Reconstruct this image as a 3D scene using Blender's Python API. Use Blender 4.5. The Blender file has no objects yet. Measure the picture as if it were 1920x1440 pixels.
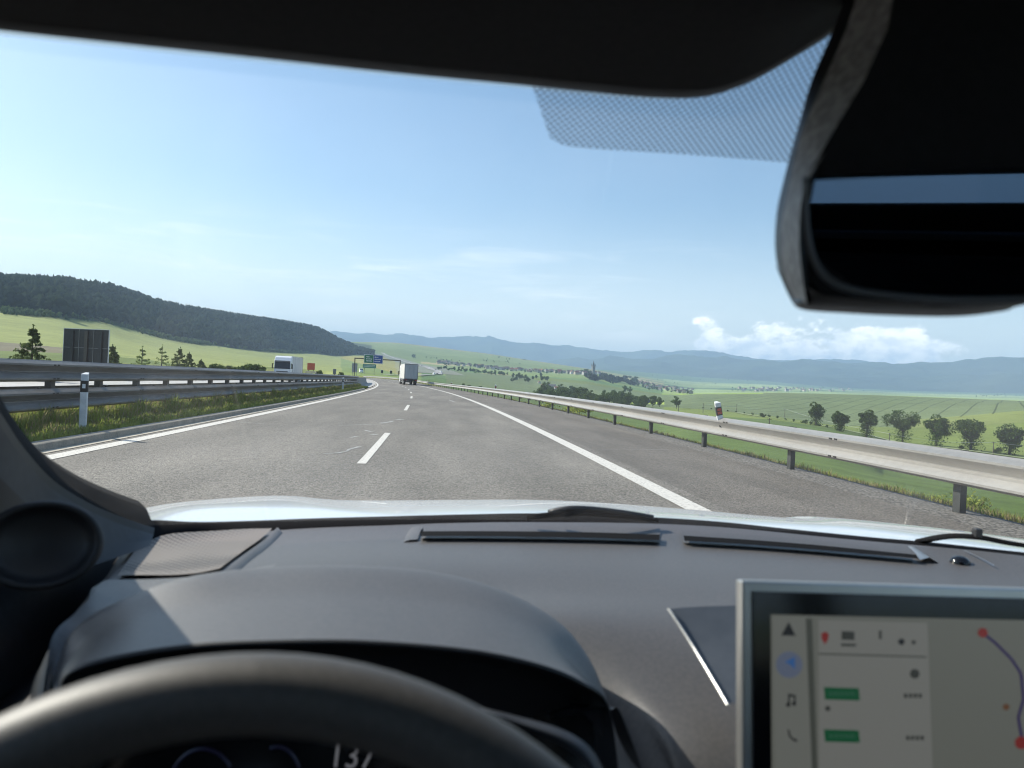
import bpy, math, random
import numpy as np
from mathutils import Vector, Matrix
rad = math.radians
C = bpy.context.scene
COL = C.collection
random.seed(7); RNG = np.random.default_rng(11)

# ------------------------------------------------------------------ camera
EYE = 1.233
YAW, PITCH, ROLL = 0.0894207, -0.0037512, 0.0485703
FPX = 1440.0
_fw = np.array([math.sin(YAW)*math.cos(PITCH), math.cos(YAW)*math.cos(PITCH), math.sin(PITCH)])
_r = np.cross(_fw, [0, 0, 1]); _r /= np.linalg.norm(_r); _u = np.cross(_r, _fw)
_r2 = math.cos(ROLL)*_r+math.sin(ROLL)*_u; _u2 = -math.sin(ROLL)*_r+math.cos(ROLL)*_u
cd = bpy.data.cameras.new('camera'); cam = bpy.data.objects.new('camera', cd); COL.objects.link(cam)
cd.sensor_width = 36; cd.lens = 27; cd.clip_start = 0.02; cd.clip_end = 60000
m = Matrix(((_r2[0], _u2[0], -_fw[0], 0), (_r2[1], _u2[1], -_fw[1], 0), (_r2[2], _u2[2], -_fw[2], EYE), (0, 0, 0, 1)))
cam.matrix_world = m
cd.dof.use_dof = True; cd.dof.focus_distance = 28; cd.dof.aperture_fstop = 8.0
C.camera = cam

# ------------------------------------------------------------------ nodes helper
class V_:
    def __init__(s, nt, sock): s.nt = nt; s.s = sock
    def _m(s, op, *o, clamp=False):
        n = s.nt.nodes.new('ShaderNodeMath'); n.operation = op; n.use_clamp = clamp
        for i, x in enumerate((s,)+o):
            if isinstance(x, V_): s.nt.links.new(x.s, n.inputs[i])
            else: n.inputs[i].default_value = x
        return V_(s.nt, n.outputs[0])
    def __add__(s, o): return s._m('ADD', o)
    def __radd__(s, o): return s._m('ADD', o)
    def __sub__(s, o): return s._m('SUBTRACT', o)
    def __rsub__(s, o): return (s*-1)+o
    def __mul__(s, o): return s._m('MULTIPLY', o)
    def __rmul__(s, o): return s._m('MULTIPLY', o)
    def __truediv__(s, o): return s._m('DIVIDE', o)
    def pow(s, o): return s._m('POWER', o)
    def abs(s): return s._m('ABSOLUTE')
    def sat(s): return s._m('ADD', 0.0, clamp=True)
    def step(s, a, b):
        n = s.nt.nodes.new('ShaderNodeMapRange'); n.interpolation_type = 'SMOOTHSTEP'
        s.nt.links.new(s.s, n.inputs['Value']); n.inputs['From Min'].default_value = a; n.inputs['From Max'].default_value = b
        return V_(s.nt, n.outputs['Result'])
def noise(nt, vec, scale, detail=3, rough=.55, out='Fac', dist=0):
    n = nt.nodes.new('ShaderNodeTexNoise'); n.inputs['Scale'].default_value = scale; n.inputs['Detail'].default_value = detail
    n.inputs['Roughness'].default_value = rough; n.inputs['Distortion'].default_value = dist
    if vec is not None: nt.links.new(vec, n.inputs['Vector'])
    return V_(nt, n.outputs[out])
def voro(nt, vec, scale):
    n = nt.nodes.new('ShaderNodeTexVoronoi'); n.inputs['Scale'].default_value = scale
    nt.links.new(vec, n.inputs['Vector']); return n
def mixc(nt, f, a, b):
    n = nt.nodes.new('ShaderNodeMix'); n.data_type = 'RGBA'
    if isinstance(f, V_): nt.links.new(f.s, n.inputs[0])
    else: n.inputs[0].default_value = f
    for i, x in ((6, a), (7, b)):
        if isinstance(x, tuple): n.inputs[i].default_value = (*x[:3], 1)
        else: nt.links.new(x, n.inputs[i])
    return n.outputs[2]
def mapping(nt, vec, scale=(1, 1, 1), rot=(0, 0, 0), loc=(0, 0, 0)):
    n = nt.nodes.new('ShaderNodeMapping'); nt.links.new(vec, n.inputs[0])
    n.inputs['Scale'].default_value = scale; n.inputs['Rotation'].default_value = rot; n.inputs['Location'].default_value = loc
    return n.outputs[0]

# ------------------------------------------------------------------ world + sun
SUN_AZ, SUN_EL = -60.0, 36.0
w = bpy.data.worlds.new("World"); C.world = w; w.use_nodes = True
nt = w.node_tree; bg = nt.nodes['Background']
sky = nt.nodes.new('ShaderNodeTexSky'); sky.sky_type = 'NISHITA'; sky.sun_disc = False
sky.sun_elevation = rad(SUN_EL); sky.sun_rotation = rad(SUN_AZ); sky.altitude = 500; sky.air_density = 1.0; sky.dust_density = 1.5; sky.ozone_density = 1.4
tc = nt.nodes.new('ShaderNodeTexCoord'); sx = nt.nodes.new('ShaderNodeSeparateXYZ'); nt.links.new(tc.outputs['Generated'], sx.inputs[0])
X, Y, Z = (V_(nt, sx.outputs[i]) for i in range(3))
az = X._m('ARCTAN2', Y)*(180/math.pi); el = Z._m('ARCSINE')*(180/math.pi)
cmb = nt.nodes.new('ShaderNodeCombineXYZ')
for i, q in enumerate((az*0.06, el*0.55, X*0)): nt.links.new(q.s, cmb.inputs[i])
n1 = noise(nt, cmb.outputs[0], 1.6, 5, .6, dist=.6)
cir = n1.step(.47, .78)*el.step(.5, 3.5)*(1-el.step(7.5, 12.0))*(1-az.step(12, 26))*.55
tint = nt.nodes.new('ShaderNodeMix'); tint.data_type = 'RGBA'; tint.blend_type = 'MULTIPLY'; tint.inputs[0].default_value = 1
nt.links.new(sky.outputs[0], tint.inputs[6]); tint.inputs[7].default_value = (.92, 1.03, 1.04, 1)
veil = (1-el.step(-2, 14))*.76*(1-az.step(0, 60)*.35)
base = mixc(nt, veil, tint.outputs[2], (9.5, 9.4, 9.1))
base = mixc(nt, cir, base, (9.0, 9.2, 9.2))
cmb2 = nt.nodes.new('ShaderNodeCombineXYZ')
for i, q in enumerate((az*0.30, el*0.42, X*0)): nt.links.new(q.s, cmb2.inputs[i])
n2 = noise(nt, cmb2.outputs[0], 1.5, 7, .58)
cen = noise(nt, cmb2.outputs[0], .45, 1)
env = az.step(15.5, 20.0)*(1-az.step(33.5, 37.5))*el.step(1.9, 2.5)*(1-el.step(3.6, 6.2))
dens = (n2*1.5+cen*.9+env*.55-1.50)
cum = dens.step(0.0, .20)*env.step(0.0, .12)
n3 = noise(nt, cmb2.outputs[0], 2.6, 5, .6)
shade = (n3.step(.35, .62)*.6+el.step(2.4, 4.8)*.5).sat()
ccol = mixc(nt, shade, (5.6, 6.7, 8.3), (14.2, 13.6, 12.8))
fin = mixc(nt, cum*.85, base, ccol)
nt.links.new(fin, bg.inputs[0]); bg.inputs[1].default_value = 0.10
sl = bpy.data.lights.new('sun', 'SUN'); sl.energy = 4.8; sl.angle = rad(.53); sl.color = (1.0, .94, .84)
so = bpy.data.objects.new('sun', sl); COL.objects.link(so)
_sd = Vector((math.sin(rad(SUN_AZ))*math.cos(rad(SUN_EL)), math.cos(rad(SUN_AZ))*math.cos(rad(SUN_EL)), math.sin(rad(SUN_EL))))
so.rotation_euler = _sd.to_track_quat('Z', 'Y').to_euler(); so.location = (-30, 10, 30)
C.view_settings.view_transform = 'Standard'; C.view_settings.look = 'None'; C.view_settings.gamma = 1
C.view_settings.exposure = 0.82
cy = C.cycles
cy.use_denoising = True; cy.max_bounces = 7; cy.diffuse_bounces = 3; cy.glossy_bounces = 3; cy.transparent_max_bounces = 16
cy.volume_bounces = 0; cy.filter_width = 1.15; cy.sample_clamp_indirect = 6; cy.use_adaptive_sampling = True; cy.adaptive_threshold = .02

# ------------------------------------------------------------------ projection helpers
def ray(px, py):
    return _fw+(px-960)/FPX*_r2-(py-720)/FPX*_u2
def Q(px, py, yd):                       # point on the sight line at forward distance yd
    d = ray(px, py); return Vector((d[0]/d[1]*yd, yd, EYE+d[2]/d[1]*yd))
def QR(px, py, r):                       # point at horizontal range r
    d = ray(px, py); k = r/math.hypot(d[0], d[1]); return Vector((d[0]*k, d[1]*k, EYE+d[2]*k))
def azr(px, py, r):
    p = QR(px, py, r); return math.atan2(p.x, p.y), p.z

# ------------------------------------------------------------------ mesh helpers
def mesh_np(name, V, F, mat=None, smooth=False):
    V = np.asarray(V, np.float32); F = np.asarray(F, np.int32)
    me = bpy.data.meshes.new(name); n, k = F.shape
    me.vertices.add(len(V)); me.vertices.foreach_set('co', V.ravel())
    me.loops.add(n*k); me.loops.foreach_set('vertex_index', F.ravel())
    me.polygons.add(n); me.polygons.foreach_set('loop_start', np.arange(0, n*k, k, dtype=np.int32))
    if smooth: me.polygons.foreach_set('use_smooth', np.ones(n, bool))
    me.update(calc_edges=True)
    if mat: me.materials.append(mat)
    return me
class MB:
    def __init__(s): s.v = []; s.f = []
    def add(s, vs, fs):
        o = len(s.v); s.v += [tuple(v) for v in vs]; s.f += [tuple(i+o for i in f) for f in fs]; return s
    def box(s, c, sz, rz=0, M=None):
        x, y, z = (q/2 for q in sz); vs = []
        for a in (-1, 1):
            for b in (-1, 1):
                for d in (-1, 1):
                    p = Vector((a*x, b*y, d*z))
                    if M is not None: p = M@p
                    elif rz: p = Matrix.Rotation(rz, 3, 'Z')@p
                    vs.append(p+Vector(c))
        return s.add(vs, [(0, 1, 3, 2), (4, 6, 7, 5), (0, 4, 5, 1), (2, 3, 7, 6), (0, 2, 6, 4), (1, 5, 7, 3)])
    def tube(s, pts, r, n=8, cap=True, r2=None):
        pts = [Vector(p) for p in pts]; o = len(s.v); L = len(pts)
        for i, p in enumerate(pts):
            t = (pts[min(i+1, L-1)]-pts[max(i-1, 0)]).normalized()
            a = t.cross(Vector((0, 0, 1)))
            if a.length < 1e-3: a = t.cross(Vector((0, 1, 0)))
            a.normalize(); b = a.cross(t); rr = r if r2 is None else r+(r2-r)*i/max(1, L-1)
            for k in range(n):
                q = 2*math.pi*k/n; s.v.append(tuple(p+a*rr*math.cos(q)+b*rr*math.sin(q)))
        for i in range(L-1):
            for k in range(n): s.f.append((o+i*n+k, o+i*n+(k+1) % n, o+(i+1)*n+(k+1) % n, o+(i+1)*n+k))
        if cap:
            s.f.append(tuple(o+k for k in range(n))[::-1]); s.f.append(tuple(o+(L-1)*n+k for k in range(n)))
        return s
    def prism(s, poly, ext):             # poly: coplanar points, ext: vector
        n = len(poly); e = Vector(ext)
        vs = [Vector(p) for p in poly]+[Vector(p)+e for p in poly]
        return s.add(vs, [tuple(range(n))[::-1], tuple(range(n, 2*n))]+[(i, (i+1) % n, n+(i+1) % n, n+i) for i in range(n)])
    def grid(s, rows):
        o = len(s.v); n = len(rows[0])
        for r in rows: s.v += [tuple(p) for p in r]
        for i in range(len(rows)-1):
            for j in range(n-1): s.f.append((o+i*n+j, o+i*n+j+1, o+(i+1)*n+j+1, o+(i+1)*n+j))
        return s
def link(name, mb, mat, parent=None, smooth=False, bevel=0, loc=None, solid=0, sub=0):
    if isinstance(mb, MB):
        off = np.array(loc if loc is not None else (0, 0, 0), float)
        me = bpy.data.meshes.new(name); me.from_pydata([tuple(np.array(v)-off) for v in mb.v], [], mb.f)
        if mat: me.materials.append(mat)
        me.update()
    else: me = mb
    if smooth: me.polygons.foreach_set('use_smooth', [True]*len(me.polygons))
    o = bpy.data.objects.new(name, me); COL.objects.link(o)
    if parent is not None: o.parent = parent
    elif loc is not None and isinstance(mb, MB): o.location = loc
    if solid:
        q = o.modifiers.new('s', 'SOLIDIFY'); q.thickness = abs(solid); q.offset = -1 if solid > 0 else 1
    if bevel:
        q = o.modifiers.new('b', 'BEVEL'); q.width = bevel; q.segments = 3; q.limit_method = 'ANGLE'
    if sub:
        q = o.modifiers.new('u', 'SUBSURF'); q.levels = sub; q.render_levels = sub
    return o
def tag(o, label=None, cat=None, group=None, kind=None):
    if label: o['label'] = label
    if cat: o['category'] = cat
    if group: o['group'] = group
    if kind: o['kind'] = kind
    return o
def thing(name, label, cat, loc=(0, 0, 0), rz=0, group=None):
    o = bpy.data.objects.new(name, None); COL.objects.link(o); o.location = loc; o.rotation_euler = (0, 0, rz); o.empty_display_size = .1
    return tag(o, label, cat, group)
def kids(o): return [c for c in bpy.data.objects if c.parent is o]
def copy_tree(o, parent=None, ks=None):
    c = o.copy(); COL.objects.link(c)
    if parent is not None: c.parent = parent
    for ch in (ks if ks is not None else kids(o)): copy_tree(ch, c)
    return c

# ------------------------------------------------------------------ materials
def mat(name, col=(.5, .5, .5), rough=.6, metal=0, spec=None):
    m = bpy.data.materials.new(name); m.use_nodes = True; b = m.node_tree.nodes['Principled BSDF']
    b.inputs['Base Color'].default_value = (*col, 1); b.inputs['Roughness'].default_value = rough; b.inputs['Metallic'].default_value = metal
    if spec is not None: b.inputs['Specular IOR Level'].default_value = spec
    return m
def nmat(name, a, b, scale, rough=.7, metal=0, detail=4, stretch=(1, 1, 1), lo=.35, hi=.65, bump=0, bscale=None, spec=None, coord='Object', scale2=None, amt2=.5):
    m = mat(name, a, rough, metal, spec); nt = m.node_tree; bs = nt.nodes['Principled BSDF']
    tc = nt.nodes.new('ShaderNodeTexCoord'); v = mapping(nt, tc.outputs[coord], stretch)
    f = noise(nt, v, scale, detail).step(lo, hi)
    if scale2: f = f*(1-amt2)+noise(nt, v, scale2, 3).step(.3, .7)*amt2
    nt.links.new(mixc(nt, f, a, b), bs.inputs['Base Color'])
    if bump:
        bp = nt.nodes.new('ShaderNodeBump'); bp.inputs['Strength'].default_value = bump; bp.inputs['Distance'].default_value = .01
        nt.links.new(noise(nt, v, bscale or scale*4, 3).s, bp.inputs['Height']); nt.links.new(bp.outputs[0], bs.inputs['Normal'])
    return m
def emis(name, col, st):
    m = bpy.data.materials.new(name); m.use_nodes = True; nt = m.node_tree; b = nt.nodes['Principled BSDF']
    b.inputs['Base Color'].default_value = (0.01, .01, .01, 1); b.inputs['Roughness'].default_value = .35
    b.inputs['Emission Color'].default_value = (*col, 1); b.inputs['Emission Strength'].default_value = st
    return m
def asphalt(name, base, spread=.5, warm=(1, .97, .93)):
    m = mat(name, base, .75, 0, .4); nt = m.node_tree; bs = nt.nodes['Principled BSDF']
    tc = nt.nodes.new('ShaderNodeTexCoord'); v = tc.outputs['Object']
    vo = voro(nt, v, 58); vo.feature = 'F1'
    cell = nt.nodes.new('ShaderNodeSeparateColor'); nt.links.new(vo.outputs['Color'], cell.inputs[0])
    g = V_(nt, cell.outputs[0]); g2 = noise(nt, v, 120, 2); big = noise(nt, mapping(nt, v, (1, .15, 1)), .9, 4).step(.3, .7); patch = noise(nt, v, .12, 3).step(.35, .65)
    k = (g*1.0+g2*.5-.25)*spread*1.3+(1-spread*.8)
    k = k*(big*.36+.82)*(patch*.18+.91)
    cc = nt.nodes.new('ShaderNodeMix'); cc.data_type = 'RGBA'; cc.blend_type = 'MULTIPLY'; cc.inputs[0].default_value = 1
    cc.inputs[6].default_value = (*[b*q for b, q in zip(base, warm)], 1)
    cb = nt.nodes.new('ShaderNodeCombineColor')
    for i in range(3): nt.links.new(k.s, cb.inputs[i])
    nt.links.new(cb.outputs[0], cc.inputs[7]); nt.links.new(cc.outputs[2], bs.inputs['Base Color'])
    bp = nt.nodes.new('ShaderNodeBump'); bp.inputs['Strength'].default_value = .8; bp.inputs['Distance'].default_value = .006
    nt.links.new(V_(nt, vo.outputs['Distance']).s, bp.inputs['Height']); bp.invert = True
    nt.links.new(bp.outputs[0], bs.inputs['Normal'])
    return m
M = {}
M['asphalt'] = asphalt('asphalt', (.184, .172, .154), .8)
M['asphalt_dark'] = asphalt('asphalt_shoulder', (.148, .135, .120), .7)
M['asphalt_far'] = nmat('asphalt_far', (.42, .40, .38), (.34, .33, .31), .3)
M['gravel'] = nmat('gravel', (.05, .045, .04), (.19, .175, .155), 28, .9, lo=.38, hi=.62, bump=.9, bscale=40)
M['paint'] = nmat('road_paint', (.62, .59, .54), (.34, .32, .30), 34, .7, detail=6, lo=.50, hi=.66)
M['concrete'] = nmat('concrete', (.34, .33, .31), (.24, .235, .22), 3, .85, scale2=25)
M['kerb'] = nmat('kerb', (.38, .33, .26), (.22, .20, .17), 4, .9, scale2=30)
M['gutter'] = nmat('gutter', (.52, .46, .37), (.38, .34, .28), 3, .9)
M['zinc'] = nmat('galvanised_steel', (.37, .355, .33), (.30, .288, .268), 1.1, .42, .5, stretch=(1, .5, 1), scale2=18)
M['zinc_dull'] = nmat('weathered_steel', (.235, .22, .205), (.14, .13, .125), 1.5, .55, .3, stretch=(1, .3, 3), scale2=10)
M['post'] = nmat('post_steel', (.045, .05, .048), (.03, .033, .033), 6, .6, .3)
M['bolt'] = mat('bolt', (.05, .045, .04), .5, .5)
M['white_plastic'] = nmat('white_plastic', (.72, .73, .74), (.58, .59, .60), 6, .45)
M['black_band'] = mat('black_band', (.02, .02, .02), .5)
M['red_reflector'] = mat('red_reflector', (.45, .05, .03), .3)
M['reflector'] = mat('white_reflector', (.8, .8, .8), .25)
M['soil'] = nmat('soil', (.10, .085, .045), (.07, .085, .03), 1.2, .95, scale2=9)

# ------------------------------------------------------------------ road centre line
DS = 1.0
S = np.arange(-90, 461, DS)
def kappa(s):
    if s < 0: return .0008055
    k = .0008055-2.362e-6*s
    if s > 150: k = k+(.0011-k)*min(1, (s-150)/60)
    return k
def zprof(s):
    if s < 0: return 0.0
    f = lambda t: -5.827e-5*t*t+2.527e-7*t**3
    if s < 185: return f(s)
    z0 = f(185); g = 2*-5.827e-5*185+3*2.527e-7*185**2
    t = s-185
    if t < 110: return z0+g*t-(g+.001)*t*t/220
    z1 = z0+g*110-(g+.001)*55; t -= 110
    return z1-.001*t-.00009*t*t
i0 = int(round(90/DS)); cx = np.zeros(len(S)); cyy = np.zeros(len(S)); hd = np.zeros(len(S))
for i in range(i0+1, len(S)):
    hd[i] = hd[i-1]+kappa(S[i-1])*DS; hm = (hd[i]+hd[i-1])/2
    cx[i] = cx[i-1]-math.sin(hm)*DS; cyy[i] = cyy[i-1]+math.cos(hm)*DS
for i in range(i0-1, -1, -1):
    hd[i] = hd[i+1]-kappa(S[i])*DS; hm = (hd[i]+hd[i+1])/2
    cx[i] = cx[i+1]+math.sin(hm)*DS; cyy[i] = cyy[i+1]-math.cos(hm)*DS
cz = np.array([zprof(s) for s in S])
BANK = .0046
def RP(s, lat, dz=0.0):
    x = np.interp(s, S, cx); y = np.interp(s, S, cyy); h = np.interp(s, S, hd); z = np.interp(s, S, cz)
    return Vector((x+lat*math.cos(h), y+lat*math.sin(h), z+BANK*max(-8, min(8, lat))+dz))
def RH(s): return float(np.interp(s, S, hd))
def near_road(x, y):                     # nearest s, lateral (vectorised)
    x = np.asarray(x, float); y = np.asarray(y, float)
    s = np.zeros_like(x); lat = np.zeros_like(x)
    P = np.stack([cx, cyy], 1)[::4]
    for a in range(0, len(x), 20000):
        b = slice(a, a+20000)
        d = (x[b, None]-P[None, :, 0])**2+(y[b, None]-P[None, :, 1])**2
        j = d.argmin(1)*4; h = hd[j]
        dx = x[b]-cx[j]; dy = y[b]-cyy[j]
        al = -np.sin(h)*dx+np.cos(h)*dy; s[b] = S[j]+al; lat[b] = np.cos(h)*dx+np.sin(h)*dy+.5*np.interp(S[j], S, [kappa(q) for q in S])*al**2*0
    return s, lat

# ------------------------------------------------------------------ terrain (one sheet, polar grid round the viewpoint)
HOLD = 0
TAB = {   # image column: [(range, row)...] along that line of sight, near to far
 -420: [(35, 700), (300, 628), (600, 588), (900, 545), (1500, 480), (4500, 480), (9000, 560)],
 -200: [(35, 700), (300, 634), (600, 596), (900, 560), (1500, 512), (4500, 540), (9000, 600)],
 0:   [(35, 690), (300, 651), (600, 612), (900, 584), (1500, 538), (4500, 575), (9000, 630)],
 110: [(35, 690), (300, 656), (640, 622), (950, 592), (1550, 540), (4500, 585), (9000, 640)],
 200: [(35, 695), (320, 662), (700, 634), (1100, 604), (1650, 549), (4500, 590), (9000, 640)],
 305: [(35, 700), (360, 672), (800, 652), (1250, 632), (1850, 580), (4500, 610), (9000, 650)],
 440: [(35, 710), (420, 684), (950, 668), (1500, 653), (2100, 600), (4500, 630), (9000, 660)],
 540: [(35, 720), (480, 691), (1100, 678), (1800, 661), (2300, 612), (4500, 640), (9000, 665)],
 600: [(35, 720), (500, 695), (1200, 683), (2000, 663), (2400, 622), (4500, 645), (9000, 668)],
 640: [(35, 720), (500, 697.5), (1200, 687), (2100, 668), (2500, 645), (4500, 650), (9000, 670)],
 672: [(35, 720), (500, 700), (1200, 689), (2200, 665), (2550, 658), (4500, 645), (9000, 670)],
 700: [(35, 720), (500, 703), (1200, 692), (2200, 668), (2700, 664), (4500, 644.5), (9000, 672)],
 740: [(35, 720), (500, 705), (1200, 694), (2200, 676), (2700, 668), (4500, 645), (9000, 672)],
 776: [(35, 725), (500, 709), (1100, 699), (1900, 685), (2700, 674), (4500, 648.6), (9000, 674)],
 820: [(35, 735), (450, 716), (950, 705), (1700, 690), (2600, 681), (4500, 654), (9000, 678)],
 900: [(35, 800), (400, 733), (800, 719), (1500, 699), (2500, 685), (4500, 664), (9000, 684)],
 1000: [(35, 830), (400, 748), (750, 733), (1500, 706), (2500, 693), (4300, 677), (9000, 690)],
 1100: [(35, 850), (400, 763), (700, 746), (1500, 714), (2100, 703), (4200, 691), (9000, 696)],
 1170: [(35, 860), (360, 772), (650, 752), (1500, 728), (2200, 715), (4500, 702), (9000, 697)],
 1240: [(35, 870), (330, 778), (600, 757), (1500, 739), (2500, 726), (6000, 710), (9000, 701)],
 1300: [(35, 880), (310, 776), (550, 761), (950, 738.5), (2300, 737), (6500, 716), (9000, 707)],
 1440: [(35, 890), (300, 784), (500, 774), (950, 737), (2500, 736), (7000, 721), (9500, 715)],
 1560: [(35, 900), (290, 801), (480, 791), (1000, 739.5), (2500, 740), (7500, 730), (9500, 726)],
 1690: [(35, 915), (260, 828), (450, 791), (1000, 743.5), (2500, 744), (8000, 736), (9500, 732)],
 1815: [(35, 930), (250, 842), (450, 781), (1000, 748), (2500, 749), (8000, 739), (9500, 735)],
 1920: [(35, 940), (245, 857), (450, 771), (1050, 752), (2500, 753), (8000, 742), (9500, 737)],
 2200: [(35, 960), (240, 880), (450, 770), (1050, 765), (2500, 766), (8000, 756), (9500, 750)],
}
pxs = sorted(TAB)
K = 7
AZ = np.concatenate([np.linspace(-math.pi, rad(-42), 60, endpoint=False), np.linspace(rad(-42), rad(46), 900), np.linspace(rad(46), math.pi, 60)[1:]])
RR = np.concatenate([np.geomspace(1.5, 90, 100, endpoint=False), np.geomspace(90, 3000, 300, endpoint=False), np.geomspace(3000, 13800, 70)])
Rk = np.zeros((K, len(AZ))); Zk = np.zeros((K, len(AZ)))
for k in range(K):
    a = []; r_ = []; z_ = []
    for p in pxs:
        r, row = TAB[p][k]; r = r if r < 5000 else 5000+(r-5000)*.6; aa, zz = azr(p, row, r); a.append(aa); r_.append(r); z_.append(zz)
    Rk[k] = np.interp(AZ, a, r_); Zk[k] = np.interp(AZ, a, z_)
back = np.clip((np.abs(AZ)-rad(48))/rad(60), 0, 1); back = back*back*(3-2*back)
for k in range(K): Zk[k] = Zk[k]*(1-back)+np.where(AZ < 0, .3, -3.0)*back
for arr in (Rk, Zk):                      # light smoothing over azimuth
    for k in range(K):
        q = arr[k].copy()
        for _ in range(40): q[1:-1] = .25*q[:-2]+.5*q[1:-1]+.25*q[2:]
        arr[k] = q
def pchip(xk, yk, x):
    h = np.diff(xk); d = np.diff(yk)/h; m = np.zeros_like(yk)
    for i in range(1, len(xk)-1):
        if d[i-1]*d[i] > 0:
            w1 = 2*h[i]+h[i-1]; w2 = h[i]+2*h[i-1]; m[i] = (w1+w2)/(w1/d[i-1]+w2/d[i])
    m[0] = d[0]; m[-1] = 0
    j = np.clip(np.searchsorted(xk, x)-1, 0, len(h)-1); t = (x-xk[j])/h[j]; t = np.clip(t, 0, 1)
    return (2*t**3-3*t**2+1)*yk[j]+(t**3-2*t**2+t)*h[j]*m[j]+(-2*t**3+3*t**2)*yk[j+1]+(t**3-t**2)*h[j]*m[j+1]
NA, NR = len(AZ), len(RR)
TZ = np.zeros((NA, NR)); TT = np.zeros((NA, NR))
for i in range(NA):
    xk = np.concatenate([[1.0], Rk[:, i]]); zk = np.concatenate([[-.6 if AZ[i] > 0 else .1], Zk[:, i]])
    TZ[i] = pchip(np.log(xk), zk, np.log(RR))
    TT[i] = np.interp(RR, xk, np.arange(K+1)-1.0)
TX = np.sin(AZ)[:, None]*RR[None]; TY = np.cos(AZ)[:, None]*RR[None]
def wob(x, y, L, seed):
    r = np.random.default_rng(seed); o = 0
    for i in range(5):
        a = r.uniform(0, 6.28); ph = r.uniform(0, 6.28); f = 6.28/L*r.uniform(.6, 1.7)
        o = o+np.sin((x*math.cos(a)+y*math.sin(a))*f+ph)
    return o/5
RG = np.broadcast_to(RR[None], (NA, NR))
amp = np.clip((RG-60)/600, 0, 1)
TZ = TZ+wob(TX, TY, 60, 1)*.25*amp+wob(TX, TY, 350, 2)*.8*amp
fl = TZ.ravel(); xs = TX.ravel(); ys = TY.ravel()
sel = np.where(RG.ravel() < 620)[0]
s_, lat_ = near_road(xs[sel], ys[sel])
rz_ = np.interp(s_, S, cz)
inside = (s_ > -92) & (s_ < 455)
EDR, EDL = 6.35, -24.5
dr = np.clip((lat_-EDR)/11.0, 0, 1); dl = np.clip((EDL-lat_)/16.0, 0, 1)
wv = np.where(lat_ > EDR, dr, np.where(lat_ < EDL, dl, 0)); wv = wv**1.0*(1.0)
wv = wv*(2-wv)*.6+wv*.4
zz = fl[sel]; zc = rz_-.10+np.where((lat_ > -11) & (lat_ < -5.5), .0, 0)
wv = np.where(inside, wv, 1.0)
fl[sel] = zc*(1-wv)+zz*wv
TZ = fl.reshape(NA, NR)
def gz(x, y):
    a = math.atan2(x, y); r = math.hypot(x, y)
    i = min(max(np.searchsorted(AZ, a)-1, 0), NA-2); j = min(max(np.searchsorted(RR, r)-1, 0), NR-2)
    u = (a-AZ[i])/(AZ[i+1]-AZ[i]); v = min(1, max(0, (r-RR[j])/(RR[j+1]-RR[j])))
    return float((TZ[i, j]*(1-u)+TZ[i+1, j]*u)*(1-v)+(TZ[i, j+1]*(1-u)+TZ[i+1, j+1]*u)*v)
def hit(px, py, r0=30):                  # where the sight line meets the terrain
    d = ray(px, py); h = math.hypot(d[0], d[1]); r = r0; pr = r0
    while r < 12000:
        x, y, z = d[0]/h*r, d[1]/h*r, EYE+d[2]/h*r
        if z <= gz(x, y): return Vector((x, y, gz(x, y)))
        pr = r; r *= 1.012
    return None
def at(px, r, dz=0):
    d = ray(px, 667.9+.0486*px); h = math.hypot(d[0], d[1]); x, y = d[0]/h*r, d[1]/h*r
    return Vector((x, y, gz(x, y)+dz))

# field colours (the crops themselves)
rel = np.stack([xs, ys, fl-EYE], 1); dep = rel@_fw
dep = np.where(np.abs(dep) < .1, .1, dep)
PX = 960+FPX*(rel@_r2)/dep; PY = 720-FPX*(rel@_u2)/dep
infront = dep > 1
T_ = TT.ravel(); R_ = RG.ravel()
col = np.zeros((len(xs), 3))
G_near = np.array((.075, .115, .036)); G_mead = np.array((.125, .165, .045)); G_tram = np.array((.105, .140, .072))
G_left = np.array((.130, .180, .060)); G_left2 = np.array((.195, .225, .080)); BROWN = np.array((.125, .115, .085)); YEL = np.array((.30, .29, .10))
PALE = np.array((.15, .20, .08)); TAN = np.array((.29, .26, .14)); MID = np.array((.075, .13, .05)); DRY = np.array((.15, .185, .06))
nz = wob(xs, ys, 40, 5)
def hashcell(cxx, cyy2, seed):
    return np.modf(np.abs(np.sin(cxx*127.1+cyy2*311.7+seed*17.3)*43758.5))[0]
a_ = .5; ux = xs*math.cos(a_)+ys*math.sin(a_)+60*wob(xs, ys, 900, 9); uy = -xs*math.sin(a_)+ys*math.cos(a_)+60*wob(xs, ys, 900, 10)
cs = 420.0
hc = hashcell(np.floor(ux/cs), np.floor(uy/(cs*.6)), 1); hc2 = hashcell(np.floor(ux/cs), np.floor(uy/(cs*.6)), 2)
patch = np.where((hc < .35)[:, None], PALE, np.where((hc < .6)[:, None], MID*1.2, np.where((hc < .8)[:, None], G_left, np.where((hc < .93)[:, None], PALE*1.15, TAN*.85))))
patch = patch*(0.9+.25*hc2[:, None])
left = PX < 790
right = PX > 1245
col[:] = patch
def put(mask, c): col[mask] = c
put(left & (T_ < 4), G_left)
put(left & (T_ < 3.2) & (PY < 640+.13*PX-6*nz) & (PX < 640), G_left2)
put(left & (PX < 118+10*nz) & (PY > 641+.09*PX) & (T_ < 2), BROWN)
put(left & (T_ < 1.2) & (PX < 640) & (R_ < 130), G_left*.75)
put(left & (PX > 560) & (PY < 658+.3*(PX-640)+12*np.clip((PX-640)/60, 0, 1)) & (T_ > 1.4) & (T_ < 3.3), G_left2)
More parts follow.
